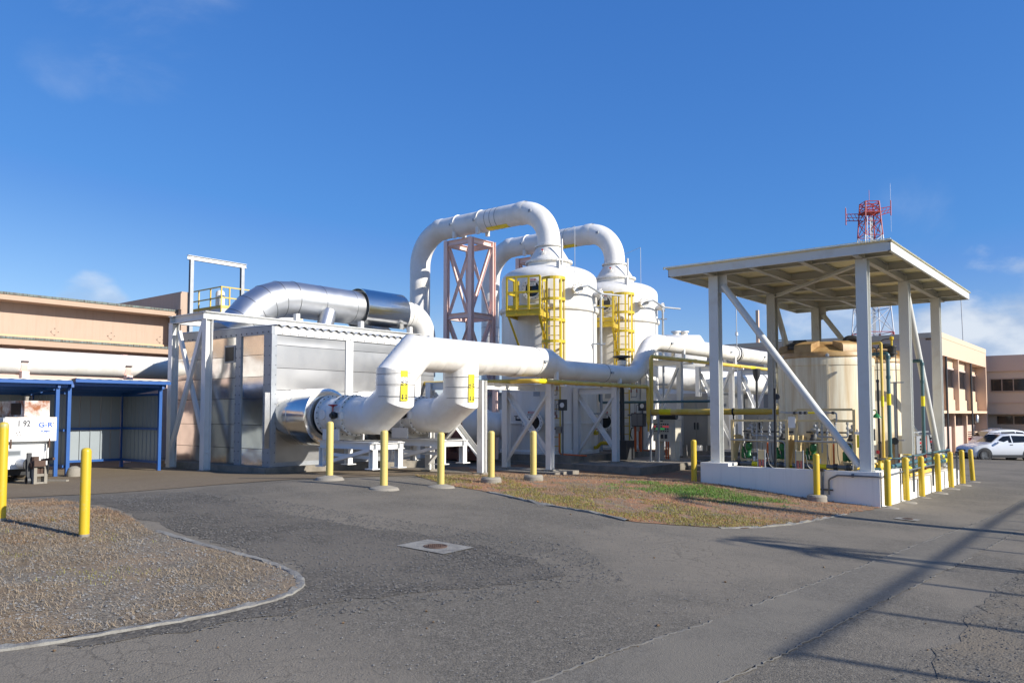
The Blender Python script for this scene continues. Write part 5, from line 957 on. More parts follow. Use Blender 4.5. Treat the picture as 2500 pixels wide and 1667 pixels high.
# ================================================================== pump skids
def pump_skid(x0, x1, ztop, lab, flip):
    t = T('pump_skid', lab, 'pump skid', ((x0+x1)/2, 20.3, .16), 'beige framed dosing pump skids'); y0, y1 = 20.15, 20.75; w = .065
    for x in (x0, x1):
        for y in (y0, y1): P('frame_post', MB().box(x-w/2, y-w/2, .2, x+w/2, y+w/2, ztop if y == y0 else 1.0), 'skid', t)
        P('gusset_plate', MB().prof((x-.006, y0+.03, .62), (x+.006, y0+.03, .62), [(0, -.42), (.55, -.42), (.12, .5), (0, .5)], side=(0, 1, 0), up=(0, 0, 1)), 'skid', t)
    for z in (1.42, .90) + ((ztop,) if ztop > 1.6 else ()): P('frame_rail', MB().box(x0+.026, y0-.022, z-.028, x1-.026, y0+.022, z+.028), 'skid', t)
    P('back_rail', MB().box(x0+.05, y1-.02, 1.10, x1-.05, y1+.02, 1.14), 'dark', t); P('base', MB().box(x0-.06, y0-.12, .162, x1+.06, y1+.1, .21), 'skid', t)
    P('hand_rail', MB().tube(fillet([(x0-.02, y0-.09, .91), (x1-.12, y0-.09, .90), (x1-.03, y0-.09, .86), (x1-.03, y0-.09, .25)], .08, 4), .016, 8), 'galv', t)
    L_ = x1-x0
    for k, f in enumerate((.28, .90 if flip else .93)):
        x = x0+L_*f-.06; y = y0+.25
        p = P('pump', MB().lathe((x, y, 0), [(.08, .42), (.09, .46), (.055, .51), (.05, .62), (.08, .66), (.095, .74), (.07, .82), (0, .83)], 16).cyl((x-.02, y, .50), (x-.18, y-.02, .50), .05, 12).cyl((x-.05, y-.05, .69), (x+.1, y-.05, .69), .035, 10), 'green', t)
        P('volute', MB().lathe((x-.14, y-.02, .56), [(.035, -.14), (.06, -.12), (.06, .08), (.035, .10), (.035, .15), (.05, .16), (0, .17)], 12), 'green', p)
        P('motor', MB().lathe((x, y, .83), [(.07, 0), (.09, .03), (.09, .13), (.06, .17), (.06, .25), (0, .26)], 14), 'dark', p); P('stroke_knob', MB().cyl((x+.1, y-.04, .92), (x+.2, y-.06, .92), .025, 8), 'plastic', p)
        P('damper', MB().lathe((x+.02, y+.1, 1.10), [(.03, -.12), (.03, 0), (.11, .05), (.12, .09), (.09, .12), (.03, .13), (.05, .17), (.04, .22), (0, .23)], 14), 'grey', t)
        P('pump_stand', MB().box(x-.16, y-.14, .36, x+.14, y+.14, .40).box(x-.14, y-.1, .21, x-.09, y+.1, .36).box(x+.07, y-.1, .21, x+.12, y+.1, .36), 'skid', t)
        P('yellow_base', MB().box(x+.16, y-.1, .212, x+.34, y+.12, .27), 'label', t)
    xa = [x0+L_*f for f in (.41, .50, .62)]; yp = y0+.12
    P('pipework', MB().tube(fillet([(xa[0]-.1, yp, 1.35), (xa[0]-.1, yp, 1.02), (xa[2]+.0, yp, 1.02), (xa[2], yp, .3)], .05, 4), .02, 8).tube([(xa[0]+.02, yp, 1.45), (xa[0]+.02, yp, .62)], .022, 8).tube(fillet([(xa[1]+.02, yp, 1.4), (xa[1]+.02, yp, .26)], .03), .013, 6).tube(fillet([(xa[2]+.05, yp, 1.38), (xa[2]+.05, yp, 1.02), (xa[2]+.34, yp, 1.02), (xa[2]+.34, yp, 1.42)], .04, 4), .02, 8), 'grey', t)
    for x in (xa[0]-.1, xa[0]+.02, xa[1]+.02, xa[2]+.05, xa[2]+.34):
        for z in (1.36, 1.24, 1.12): P('union', MB().lathe((x, yp, z), [(.02, -.035), (.036, -.02), (.036, .02), (.02, .035)], 10), 'grey', t)
    for x in (xa[1]+.02, xa[2]+.05): P('diaphragm', MB().lathe((x, yp, 1.42), [(.02, -.04), (.09, 0), (.09, .03), (.03, .05), (0, .06)], 14), 'dark', t)
    P('orange_pipe', MB().cyl((xa[2], yp, .25), (xa[2], yp, .85), .024, 8), 'orange', t)
    P('suction_pipe', MB().tube([(x0-.1, y0-.02, .29), (x1-.05, y0-.02, .29)], .055, 10), 'darkgrey', t)
    for f in (.12, .68, .9): P('pipe_union', MB().band((x0+L_*f, y0-.02, .29), .055, .09, .025, (1, 0, 0), 12), 'dark', t)
    P('label_band', MB().band((x0+L_*.45, y0-.02, .29), .056, .22, .003, (1, 0, 0), 12), 'label', t)
    P('sample_cup', MB().cyl((x0+L_*.4, y0+.02, .36), (x0+L_*.4, y0+.02, .48), .03, 8), 'signwhite', t)
    mb = MB()
    for k in range(5):
        x = x0+L_*(.15+.17*k); mb.tube(fillet([(x, yp+.1, .9), (x+.03, yp+.05, .55), (x+.1, yp, .25)], .1, 3), .009, 6)
    P('hose', mb, 'dark', t)
    return t
pump_skid(-8.74, -7.27, 1.44, 'left dosing pump skid with green pumps under the thick yellow pipe', True); pump_skid(-7.03, -5.62, 1.70, 'right dosing pump skid with a tall beige frame before the nearer chemical tank', False)
t = T('dosing_pipe', 'thin grey dosing pipe with yellow band across the top of the right skid', 'pipe', (-6.5, 20.2, 1.6)); P('pipe_run', MB().tube(fillet([(-8.1, 22.9, 1.66), (-7.7, 20.9, 1.64), (-7.3, 20.1, 1.62), (-6.02, 20.1, 1.62), (-6.02, 20.1, 1.40)], .05, 4), .02, 8), 'grey', t)
for x in (-7.05, -6.9, -6.78, -6.1): P('union', MB().band((x, 20.1, 1.62), .018, .06, .018, (1, 0, 0), 10), 'dark', t)
P('label_band', MB().band((-6.6, 20.1, 1.62), .021, .22, .003, (1, 0, 0), 10), 'label', t)
t = T('dark_post', 'slim black pole standing on the containment wall floor before the left skid', 'post', (-7.27, 19.3, .16)); P('pole', MB().bar((-7.27, 19.3, .17), (-7.25, 19.3, 2.23), .045, .045), 'black', t); P('spotlight', MB().lathe((-7.2, 19.34, 2.02), [(.02, -.06), (.07, 0), (.07, .03), (0, .03)], 12, (0, -1, 0)), 'dark', t)
for x, lab in ((-7.56, 'small beige junction box on salmon red legs before the left skid'), (-6.62, 'small beige junction box on salmon red legs before the right skid')):
    t = T('junction_box_stand', lab, 'electrical box', (x, 19.15, .16), 'junction boxes on red legs'); P('box', MB().box(x-.07, 19.12, .47, x+.07, 19.2, .70), 'skid', t)
    for k in (-.045, .045): P('leg', MB().box(x+k-.022, 19.14, .162, x+k+.022, 19.18, .47), 'redpost', t)
    for k in (-.095, .08): P('slotted_rail', MB().box(x+k, 19.13, .165, x+k+.02, 19.17, .72), 'galv', t)
    P('conduit', MB().tube(fillet([(x+.13, 19.2, .62), (x+.17, 19.2, .35), (x+.3, 19.3, .2)], .1, 4), .016, 6), 'plastic', t)
for x, z, lab in ((-7.12, 1.38, 'blank white notice plate between the pump skids'), (-5.52, 1.12, 'black and white tag with yellow strip right of the right skid')):
    t = T('notice_plate', lab, 'sign', (x, 20.1, z)); P('plate', MB().box(x-.09, 20.08, z-.14, x+.09, 20.095, z+.14) if z > 1.2 else MB().box(x-.08, 20.08, z-.02, x+.08, 20.095, z+.04), 'signwhite', t)
    if z < 1.2: P('strip', MB().box(x-.03, 20.075, z-.34, x+.03, 20.085, z-.03), 'label', t)
# things fixed to the tank and column on the right
t = T('eyewash_shower', 'green cone safety shower head beside the front right canopy column', 'shower', (-4.92, 19.5, 1.6)); P('arm', MB().tube(fillet([(-5.06, 19.4, 1.68), (-4.92, 19.4, 1.68), (-4.92, 19.4, 1.6)], .03, 3), .014, 8), 'green', t); P('head', MB().lathe((-4.92, 19.4, 1.5), [(.11, 0), (.105, .02), (.03, .10), (0, .11)], 16), 'green', t)
t = T('switch_box', 'grey switch boxes on the nearer chemical tank beside the front right column', 'electrical box', (-5.0, 20.4, 1)); P('box', MB().box(-5.08, 19.36, .98, -4.96, 19.44, 1.25), 'dark', t); P('box', MB().box(-5.08, 19.36, .62, -4.95, 19.44, .88), 'ss', t); P('red_tag', MB().box(-4.94, 19.38, .68, -4.88, 19.4, .76), 'signred', t); P('valve', MB().cyl((-5.02, 19.4, .58), (-4.92, 19.4, .58), .03, 8), 'dark', t)
t = T('yellow_loop_pipe', 'yellow pipe looping up over the nearer chemical tank edge', 'pipe', (-5.1, 20.6, .4)); P('pipe_run', MB().tube(fillet([(-5.35, 20.75, 3.33), (-5.08, 20.6, 3.33), (-5.08, 20.6, .45)], .04, 3), .033, 10), 'ypipe', t); P('label_band', MB().band((-5.08, 20.6, 1.9), .034, .25, .003, (0, 0, 1), 12), 'label', t)
t = T('conduit_riser', 'dark conduit riser left of the yellow loop pipe on the chemical tank', 'conduit', (-5.17, 20.6, .2)); P('riser', MB().tube(fillet([(-5.3, 20.6, 3.22), (-5.18, 20.6, 3.22), (-5.18, 20.6, 2.4)], .08, 4), .013, 8).tube([(-5.18, 20.6, 2.4), (-5.17, 20.6, .2)], .028, 8), 'dark', t); P('coupling', MB().band((-5.18, 20.6, 2.4), .028, .06, .01, (0, 0, 1), 10).band((-5.17, 20.6, .9), .028, .05, .012, (0, 0, 1), 10), 'dark', t)
for (x, y, lab) in ((-5.03, 21.0, 'teal riser pipe with yellow band right of the yellow loop pipe'), (-4.98, 24.5, 'teal riser pipe behind the middle right canopy column')):
    t = T('teal_riser', lab, 'pipe', (x, y, .3), 'teal riser pipes'); P('pipe_run', MB().tube(fillet([(x-.4, y+.1, 3.09), (x, y, 3.09), (x, y, .5)], .06, 4), .047, 10), 'teal', t); P('label_band', MB().band((x, y, 1.95), .048, .28, .003, (0, 0, 1), 12), 'label', t)
    for z in (.55, 3.0, 2.5): P('coupling', MB().band((x, y, z), .047, .07, .012, (0, 0, 1), 12), 'teal', t)
t = T('level_gauge', 'slotted steel level gauge strut on the farther chemical tank', 'gauge', (-5.1, 22, .1)); P('strut', MB().channel((-5.15, 22.0, .1), (-5.15, 22.0, 2.42), .05, .05, side=(1, 0, 0), up=(0, 1, 0), t=.006), 'galv', t); P('tube', MB().cyl((-5.08, 22.0, .1), (-5.08, 22.0, 3.3), .013, 6), 'dark', t); P('arm', MB().bar((-5.25, 22.0, 2.4), (-4.9, 22.0, 2.4), .03, .03).bar((-5.2, 22.0, .92), (-4.92, 22.0, .92), .03, .03), 'galv', t); P('dial', MB().lathe((-4.98, 21.3, .92), [(0, 0), (.09, 0), (.09, .04), (0, .04)], 16, (0, -1, 0)), 'dark', t)
t = T('top_valve', 'dark flanged vent valve with yellow cap on the farther chemical tank', 'valve', (-5.9, 24.9, 3.3)); P('body', MB().lathe((-5.85, 24.9, 3.25), [(.08, 0), (.08, .08), (.15, .09), (.15, .13), (.10, .14), (.13, .28), (.15, .29), (.15, .33), (0, .34)], 16), 'dark', t); P('cap', MB().lathe((-5.85, 24.9, 3.75), [(.03, -.16), (.03, 0), (.06, .02), (.06, .1), (0, .12)], 10), 'yellow', t); P('hose', MB().tube(fillet([(-5.85, 24.9, 3.8), (-6.1, 24.85, 3.78), (-6.25, 24.8, 3.45)], .12, 5), .012, 6), 'black', t)
# low pipework along the roadside wall, posts and rails
t = T('road_side_pipes', 'teal and yellow chemical pipes running low along the roadside containment wall', 'pipework', (-4.8, 23.5, .2))
P('pipe_run', MB().tube([(-4.86, 20.3, .34), (-4.86, 27.2, .34)], .05, 10).tube([(-4.83, 20.9, .20), (-4.83, 27.0, .20)], .06, 10).tube(fillet([(-5.05, 20.2, .28), (-4.95, 20.45, .28), (-4.95, 20.6, .5), (-4.86, 21.0, .50), (-4.86, 27.4, .50)], .08, 4), .02, 8), 'teal', t)
P('yellow_pipe', MB().tube([(-4.95, 21.8, -.0), (-4.95, 25, .0)], .055, 10).tube([(-5.2, 19.7, .36), (-5.0, 20.3, .36)], .08, 10), 'ypipe', t)
for y in (21.6, 23.2, 24.8, 26.2): P('label_band', MB().band((-4.86, y, .34), .051, .3, .003, (0, 1, 0), 12).band((-4.83, y+.3, .20), .061, .3, .003, (0, 1, 0), 12), 'label', t)
for y in (19.9, 20.25, 20.6, 22.6): v = P('valve', MB().lathe((-5.0, y, .30), [(.06, -.12), (.09, -.11), (.06, -.08), (.07, .0), (.06, .08), (.04, .12), (.04, .2), (0, .2)], 10), 'yellow', t); P('hand_wheel', MB().lathe((-5.0, y, .51), [(.01, 0), (.1, .01), (.1, .03), (.01, .03)], 12), 'dark' if y < 20.3 else 'yellow', v)
for y in (19.7, 20.4, 22.1): P('strainer', MB().lathe((-5.05, y, .24), [(.0, -.14), (.1, -.12), (.1, .12), (0, .14)], 12, (1, .3, 0)), 'teal', t)
for i, (y, z0, z1) in enumerate(((20.67, -.09, .56), (21.75, -.36, .56), (24.0, -.36, .56), (26.12, -.37, .53), (27.4, -.38, .40))):
    t = T('rail_post', ['dark strut bolted to the step of the roadside wall', 'dark strut on the roadside wall between the second and third bollards', 'dark strut on the roadside wall before the salmon red post', 'dark strut on the roadside wall behind the fifth bollard', 'dark strut at the far end of the roadside wall'][i], 'post', (-4.69, y, z0), 'dark struts on the roadside wall'); P('strut', MB().channel((-4.70, y, z0), (-4.70, y, z1), .045, .05, side=(1, 0, 0), up=(0, 1, 0), t=.006), 'darkgrey', t); P('arm', MB().bar((-4.95, y, z1-.06), (-4.70, y, z1-.06), .03, .03), 'darkgrey', t)
t = T('salmon_post', 'salmon red post standing behind the fourth roadside bollard', 'post', (-5.1, 25.2, 0)); P('post', MB().box(-5.15, 25.17, .0, -5.07, 25.25, .95), 'redpost', t)
for y0, y1, lab in ((24.55, 25.45, 'stainless control box with dials, left of the pair by the rear canopy column'), (25.95, 26.85, 'stainless control box with dials, right of the pair by the rear canopy column')):
    t = T('control_box', lab, 'electrical box', (-5.2, (y0+y1)/2, .1), 'stainless control boxes'); P('case', MB().box(-5.75, y0, .45, -5.2, y0+.62, .97), 'ss', t); P('side_panel', MB().box(-5.75, y0+.62, .46, -5.22, y0+.64, .96).box(-5.198, y0+.02, .46, -5.185, y0+.60, .96), 'galv', t)
    for z in (.58, .66, .76, .86): P('dial', MB().cyl((-5.185, y0+.45, z), (-5.16, y0+.45, z), .03, 8), 'ledr' if z == .76 else 'black', t)
    [P('leg', MB().box(x, y0+.05, .0, x+.06, y0+.11, .45), 'redpost' if y0 < 25 else 'yellow', t) for x in (-5.7, -5.3)]; P('conduit', MB().tube(fillet([(-5.5, y0+.3, .97), (-5.5, y0+.3, 1.05), (-5.3, y0+.9, 1.05)], .04, 3), .015, 6), 'galv', t)
# ================================================================== left building, pipe along it, shelter
LB = T('process_building', 'long tan process building with flat roof lip and lower ledge at left', 'building', (-26.4, 0, .12))
YA, YB = -16, 13.58
P('wall', MB().box(-36, YA, 3.7, -26.4, YB, 5.09), 'tan', LB); P('lower_wall', MB().box(-36, YA, -.1, -26.35, YB, 3.72), 'pinkw', LB)
P('roof_lip', MB().box(-36, YA, 4.92, -25.8, YB, 5.075), 'tand', LB); P('ledge', MB().box(-26.34, YA, 3.61, -25.8, YB, 3.785), 'tand', LB); P('accent_strip', MB().box(-26.36, YA, 3.862, -26.34, YB, 3.965), 'accent', LB)
def flash(x, z0, z1):
    y = YA
    while y < YB-.05:
        l = min(rng.uniform(.5, .9), YB-y); P('flashing', MB().box(x, y+.004, z0, x+.03+rng.uniform(0, .006), y+l-.004, z1+rng.uniform(0, .006)), 'copper', LB, smooth=0); y += l
flash(-25.81, 5.077, 5.14); flash(-25.81, 3.787, 3.852); P('roof_deck', MB().box(-35.9, YA, 5.077, -25.82, YB, 5.10), 'tand', LB)
P('ledge_top', MB().box(-26.34, YA, 3.787, -25.82, YB, 3.835), 'tand', LB)
for y in (9.95, 11.66, 13.3, 8.2, 6.4, 4.6):
    mb = MB(); mb.prof((-26.4, y, 4.14), (-26.39, y, 4.14), [(-.13, 0), (0, -.13), (.13, 0), (0, .13)]); o = P('anchor_plate', mb, 'tan', LB, smooth=0); mb = MB(); [mb.cyl((-26.376, y+a, 4.14+b), (-26.362, y+a, 4.14+b), .012, 6) for a, b in ((-.1, 0), (.1, 0), (0, .1), (0, -.1))]; P('bolt', mb, 'dark', o, smooth=0, kind='stuff')
WW = T('parapet_wall', 'tan parapet wall stepping up at the end of the long building', 'wall', (-28, 13.7, 4.9)); P('wall', MB().box(-32, 13.6, 3.2, -25.56, 13.84, 5.76), 'tan', WW); P('end_pier', MB().box(-26.3, 13.56, 5.145, -25.54, 13.597, 5.70), 'tan', WW)
PD = T('wall_duct', 'long white duct with pink straps running under the building ledge', 'duct', (-24.5, 0, 3.045)); P('duct_run', MB().cyl((-24.5, -15, 3.045), (-24.5, 16, 3.045), .354, 32), 'frp', PD)
for y in (2.7, 5.55, 8.37, 11.22): st = P('strap', MB().band((-24.5, y, 3.045), .354, .16, .012, (0, 1, 0), 32), 'pink', PD); P('support_leg', MB().box(-24.27, y-.095, .1, -24.06, y+.095, 2.77), 'pink', PD); P('strap_joint', MB().box(-24.15, y-.095, 3.02, -24.10, y+.095, 3.06), 'dark', st)

SH = T('blue_shelter', 'blue framed lean-to shelter with grey sheet walls below the long duct', 'shelter', (-21, 8, .12))
bx, fx = -22.25, -20.1
for x, y in ((fx, 7.68), (fx-.05, 10.2), (bx, 10.2), (bx, 7.95), (fx-.1, 7.98), (bx, 4.8), (fx, 4.9), (bx, 2.2), (fx, 2.2)): P('post', MB().box(x-.04, y-.04, .12, x+.04, y+.04, 2.28 if x > -21 else 2.16), 'blue', SH)
for (y0, y1, z) in ((1.6, 7.92, 2.39), (8.03, 10.34, 2.44)):
    mb = MB(); nn = int((y1-y0)/.05); vs = []; fs = []
    for i in range(nn+1):
        y = y0+(y1-y0)*i/nn; dz = .004*(1 if (i % 5) < 2 else -1)
        for x, zz in ((-19.93, z), (-22.5, z-.2)): vs += [(x, y, zz+dz+.012), (x, y, zz+dz)]
    for i in range(nn): a = 4*i; fs += [(a, a+2, a+6, a+4), (a+1, a+5, a+7, a+3), (a, a+4, a+5, a+1), (a+2, a+3, a+7, a+6)]
    P('roof_sheet', mb.add(vs, fs), 'roofsheet', SH, smooth=20)
    P('gutter', MB().box(-19.95, y0-.02, z-.09, -19.91, y1+.02, z-.012), 'blue', SH)
    for x, dz in ((-20.1, -.05), (-20.8, -.10), (-21.6, -.15), (-22.2, -.2)): P('purlin', MB().box(x-.03, y0+.02, z+dz-.12, x+.03, y1-.02, z+dz-.015), 'blue', SH)
for y, z in ((7.68, 2.28), (7.98, 2.30), (10.2, 2.31), (4.85, 2.28)): P('rafter', MB().bar((-20.0, y, z-.01), (-22.4, y, z-.18), .06, .12), 'blue', SH)
for (y0, y1) in ((8.0, 10.15), (2.2, 7.9)):
    for z in (2.10, 1.20, .34): P('girt', MB().box(bx+.02, y0, z-.03, bx+.075, y1, z+.03), 'blue', SH)
    n = int((y1-y0)/.24)
    for i in range(n): a = y0+(y1-y0)*i/n; b = y0+(y1-y0)*(i+1)/n; P('wall_panel', MB().box(bx-.04, a+.006, .34, bx-.0, b-.006, 2.08).box(bx-.0, a+.006, .34, bx+.014, a+.03, 2.08), 'sheet', SH, smooth=0)
for (yy, x0, x1) in ((10.2, bx+.06, fx-.1), (7.94, bx+.06, fx-.15)):
    for z in (2.10, 1.20, .34): P('girt', MB().box(x0, yy-.05, z-.03, x1, yy-.005, z+.03), 'blue', SH)
    n = int((x1-x0)/.22)
    for i in range(n): a = x0+(x1-x0)*i/n; b = x0+(x1-x0)*(i+1)/n; P('wall_panel', MB().box(a+.006, yy, .3, b-.006, yy+.03, 2.08).box(a+.006, yy-.014, .3, a+.03, yy, 2.08), 'sheet', SH, smooth=0)
t = T('rounded_boulder', 'pale rounded concrete block at the foot of the blue shelter post', 'block', (-19.75, 7.95, .12)); P('block', MB().lathe((-19.75, 7.97, .12), [(.17, 0), (.17, .1), (.13, .2), (.06, .245), (0, .25)], 12), 'footing', t)

# ================================================================== pump trailer
TR = T('pump_trailer', 'white rust-streaked trailer pump with a rusty louvred engine cowl', 'trailer', (-19.6, 6.6, .12))
xf = -18.72
P('body', MB().box(-21.6, 6.16, .42, xf-.12, 7.06, 1.02), 'trailer', TR)
P('hood', MB().prof((xf-2.8, 6.62, 1.26), (xf, 6.62, 1.26), [(-.5, -.26), (.5, -.26), (.5, .25), (-.5, .25)]), 'trailer', TR)
mb = MB(); mb.box(xf-.0, 6.14, 1.01, xf+.02, 7.15, 1.5); hp = P('door', mb, 'trailer', TR)
cw = P('engine_cowl', MB().box(-20.35, 6.56, 1.53, xf-.14, 7.06, 1.88), 'rust', TR)
P('louvre_opening', MB().box(-19.62, 6.552, 1.57, -19.05, 6.559, 1.83), 'black', cw)
for i in range(9): P('louvre', MB().prof((-19.62, 6.545, 1.58+i*.028), (-19.05, 6.545, 1.58+i*.028), [(-.012, -.004), (.012, .006), (.012, .01), (-.012, 0)]), 'rustdark', cw, smooth=0)
P('exhaust', MB().cyl((-19.3, 6.75, 1.88), (-19.3, 6.75, 1.98), .04, 8), 'footing', cw); P('rust_edge', MB().box(xf-.12, 6.14, 1.505, xf+.021, 7.15, 1.528), 'rust', TR)
for y in (6.25, 7.0): P('hinge_strut', MB().box(xf-.02, y, .86, xf+.03, y+.03, 1.06), 'rustdark', TR)
P('stay', MB().bar((xf-.03, 6.98, .62), (xf-.03, 7.0, 1.0), .012, .012), 'dark', TR)
P('plate', MB().box(xf-.118, 6.24, .69, xf-.11, 6.52, .83), 'galv', TR); P('plate_print', MB().box(xf-.108, 6.27, .72, xf-.106, 6.49, .80), 'darkgrey', TR)
dp = P('discharge_pipe', MB().tube([(xf-.2, 6.52, .56), (xf+.35, 6.55, .53)], .115, 16), 'trailer', TR); P('pipe_flange', MB().band((xf+.37, 6.55, .53), .05, .05, .11, (1, 0, 0), 16), 'dark', dp)
P('hitch', MB().cyl((xf+.42, 6.56, .54), (xf+.56, 6.57, .53), .10, 10).cyl((xf+.5, 6.57, .44), (xf+.5, 6.57, .70), .07, 10).box(xf+.56, 6.5, .50, xf+.66, 6.72, .62).box(xf+.5, 6.58, .3, xf+.56, 6.64, .46).cyl((xf+.5, 6.7, .30), (xf+.5, 6.7, .5), .06, 10).bar((xf+.45, 6.72, .62), (xf+.85, 6.8, .66), .05, .05), 'rustdark', TR)
P('hose', MB().tube(fillet([(xf+.7, 6.75, .64), (xf+.62, 6.78, .42), (xf+.5, 6.78, .14)], .15, 5), .018, 8), 'plastic', TR); P('jack', MB().box(xf+.38, 6.44, .15, xf+.46, 6.52, .78).cyl((xf+.42, 6.44, .2), (xf+.42, 6.52, .2), .09, 14), 'dark', TR)
P('chassis', MB().box(-21.4, 6.25, .28, xf-.25, 6.97, .42), 'black', TR)
for y in (6.2, 7.0): w = P('wheel', MB().lathe((-20.4, y, .42), [(.16, -.1), (.29, -.1), (.31, -.06), (.31, .06), (.29, .1), (.16, .1)], 24, (0, 1, 0)), 'rubber', TR); P('rim', MB().lathe((-20.4, y, .42), [(0, -.07), (.16, -.07), (.16, .07), (0, .07)], 16, (0, 1, 0)), 'trailer', w)
mb = MB(); v, f = text_mb('1 92', .17, 0, 0); place2d(v, f, (xf+.022, 6.50, 1.385), (0, .85, 0), (0, 0, 1), mb, .002); P('lettering', mb, 'signtxt', hp, smooth=0)
mb = MB(); v, f = text_mb('G-R', .15, 0, 0); place2d(v, f, (xf+.022, 6.925, 1.355), (0, 1.15, 0), (0, 0, 1), mb, .002); v, f = text_mb('PUMPS', .062, 0, 0); place2d(v, f, (xf+.022, 6.925, 1.215), (0, 1, 0), (0, 0, 1), mb, .002)
mb.box(xf+.021, 6.825, 1.285, xf+.0225, 7.025, 1.292).box(xf+.021, 6.825, 1.262, xf+.0225, 7.025, 1.268); P('lettering', mb, 'bluetxt', hp, smooth=0)
mb = MB()
for a, b in ((6.36, 1.19), (6.42, 1.21), (6.38, 1.14), (6.45, 1.14), (7.08, 1.40), (7.08, 1.36)): mb.cyl((xf+.02, a, b), (xf+.026, a, b), .012, 8)
P('rust_spots', mb, 'rustdark', hp)
t = T('hollow_block', 'grey hollow concrete block propped under the trailer coupling', 'block', (-18.15, 6.62, .12)); P('block', MB().box(-18.3, 6.52, .12, -18.12, 6.58, .52).box(-18.3, 6.72, .12, -18.12, 6.78, .52).box(-18.29, 6.581, .12, -18.13, 6.719, .17).box(-18.29, 6.581, .29, -18.13, 6.719, .34).box(-18.29, 6.581, .47, -18.13, 6.719, .52), 'footing', t)
t = T('timber_plank', 'old timber plank lying on the apron beside the trailer', 'plank', (-18.6, 6.9, .13)); P('board', MB().bar((-19.3, 6.6, .15), (-18.3, 7.25, .15), .1, .04), 'footing', t)

# ================================================================== roof gantry and platform
t = T('lifting_gantry', 'pale steel goalpost gantry standing above the roof platform', 'gantry', (-25.5, 14.9, 5)); 
for y in (13.9, 15.85): P('post', MB().ibeam((-25.5, y, .1), (-25.5, y, 6.88), .12, .12, side=(0, 1, 0), up=(1, 0, 0), tf=.012), 'galv', t)
P('beam', MB().ibeam((-25.5, 13.75, 6.96), (-25.5, 16.0, 6.96), .12, .15, tf=.012), 'steelw', t)
t = T('roof_platform', 'yellow railed platform behind the parapet below the gantry', 'platform', (-26, 15.6, 5.2))
P('deck', MB().box(-29, 15.05, 5.28, -25.5, 18.5, 5.34), 'dark', t); P('edge_beam', MB().box(-29, 15.02, 5.12, -25.47, 15.05, 5.34).box(-25.50, 15.05, 5.12, -25.47, 18.5, 5.34), 'steelw', t); P('toe_board', MB().box(-29, 15.0, 5.341, -25.46, 15.015, 5.44).box(-25.46, 15.015, 5.341, -25.445, 18.5, 5.44), 'ypipe', t)
for z in (5.72, 6.10): P('rail', MB().bar((-29, 15.03, z), (-25.48, 15.03, z), .035, .04).bar((-25.48, 15.03, z), (-25.48, 18.5, z), .035, .04).bar((-29, 18.4, z), (-25.48, 18.4, z), .035, .04), 'ypipe', t)
for x, y in [(x, 15.03) for x in (-28.8, -27.9, -27, -26.2, -25.48)]+[(-25.48, y) for y in (15.35, 16.3, 17.3, 18.4)]+[(x, 18.4) for x in (-28.4, -27.2, -26.2)]: P('post', MB().box(x-.02, y-.02, 5.2, x+.02, y+.02, 6.12), 'ypipe', t)
for x, y in ((-28.5, 15.4), (-25.8, 15.4), (-25.8, 18.2), (-28.5, 18.2)): P('leg', MB().box(x-.07, y-.07, .1, x+.07, y+.07, 5.28), 'steelw', t)
t = T('white_vent_pipe', 'short white capped vent pipe on the railed roof platform', 'vent', (-26.1, 15.4, 5.3)); P('pipe', MB().lathe((-26.1, 15.35, 5.34), [(.16, 0), (.16, .6), (.13, .69), (.06, .73), (0, .74)], 18), 'frp', t)

# ================================================================== office block at right, second block, cars, mast
OF = T('office_building', 'two-storey pink stucco office block with deep fins behind the canopy', 'building', (-22, 62, -1)); ox = -10.23; oy = 55.83; oe = 73.4
P('wall', MB().box(-40, oy, -1.5, -11.1, oe-.3, 6.5), 'office', OF); P('end_wall', MB().box(-11.1, oy, -1.5, ox, oy+.28, 6.3), 'office', OF); P('parapet', MB().box(-40.1, oy-.04, 6.44, ox+.02, oe, 6.78), 'office2', OF)
P('fascia_wall', MB().box(-11.09, oy+.281, 5.32, ox, oe, 6.43), 'office', OF); P('floor_slab', MB().box(-11.09, oy+.281, 1.62, ox+.02, oe, 1.80), 'office2', OF); P('end_fin', MB().box(-11.5, oe-.28, -1.5, ox, oe, 5.31), 'office', OF)
fy = [oy+.3, 57.15, 61.6, 66.15]
for i, y in enumerate(fy[1:]): P('fin', MB().box(-11.09, y, 1.801, ox-.02, y+.22, 5.31), 'office', OF); P('fin', MB().box(-11.09, y+.1, -1.4, ox-.35, y+.4, 1.61), 'office', OF)
for i, (a, b) in enumerate(zip(fy, fy[1:]+[oe-.28])):
    xr_ = -10.58 if i < 3 else -10.98
    P('bay_wall', MB().box(-11.09, a+.23, 1.801, xr_, b-.01, 3.36).box(-11.09, a+.23, 4.60, xr_, b-.01, 5.30).box(xr_-.02, a+.23, 1.805, xr_+.09, b-.01, 2.55), 'office2', OF)
    wn = P('window', MB().box(xr_-.1, a+.24, 3.37, xr_-.06, b-.02, 4.59), 'glass', OF); P('frame', MB().box(xr_-.06, a+.24, 3.37, xr_-.02, b-.02, 3.43).box(xr_-.06, a+.24, 4.53, xr_-.02, b-.02, 4.59).box(xr_-.06, (a+b)/2-.03, 3.43, xr_-.02, (a+b)/2+.03, 4.53), 'dark', wn); P('lintel', MB().box(xr_-.0, a+.23, 4.6, xr_+.05, b-.01, 4.72), 'pinkw', OF)
    P('lower_bay_wall', MB().box(-11.09, a+.45, -1.4, xr_-.2, b, .72), 'pinkw', OF); P('window', MB().box(-11.09, a+.45, .73, xr_-.3, b, 1.55), 'glass', OF)
for y in (57.1, 66.1): P('down_pipe', MB().cyl((ox+.04, y, -1.2), (ox+.04, y, 5.3), .07, 8), 'dark', OF)
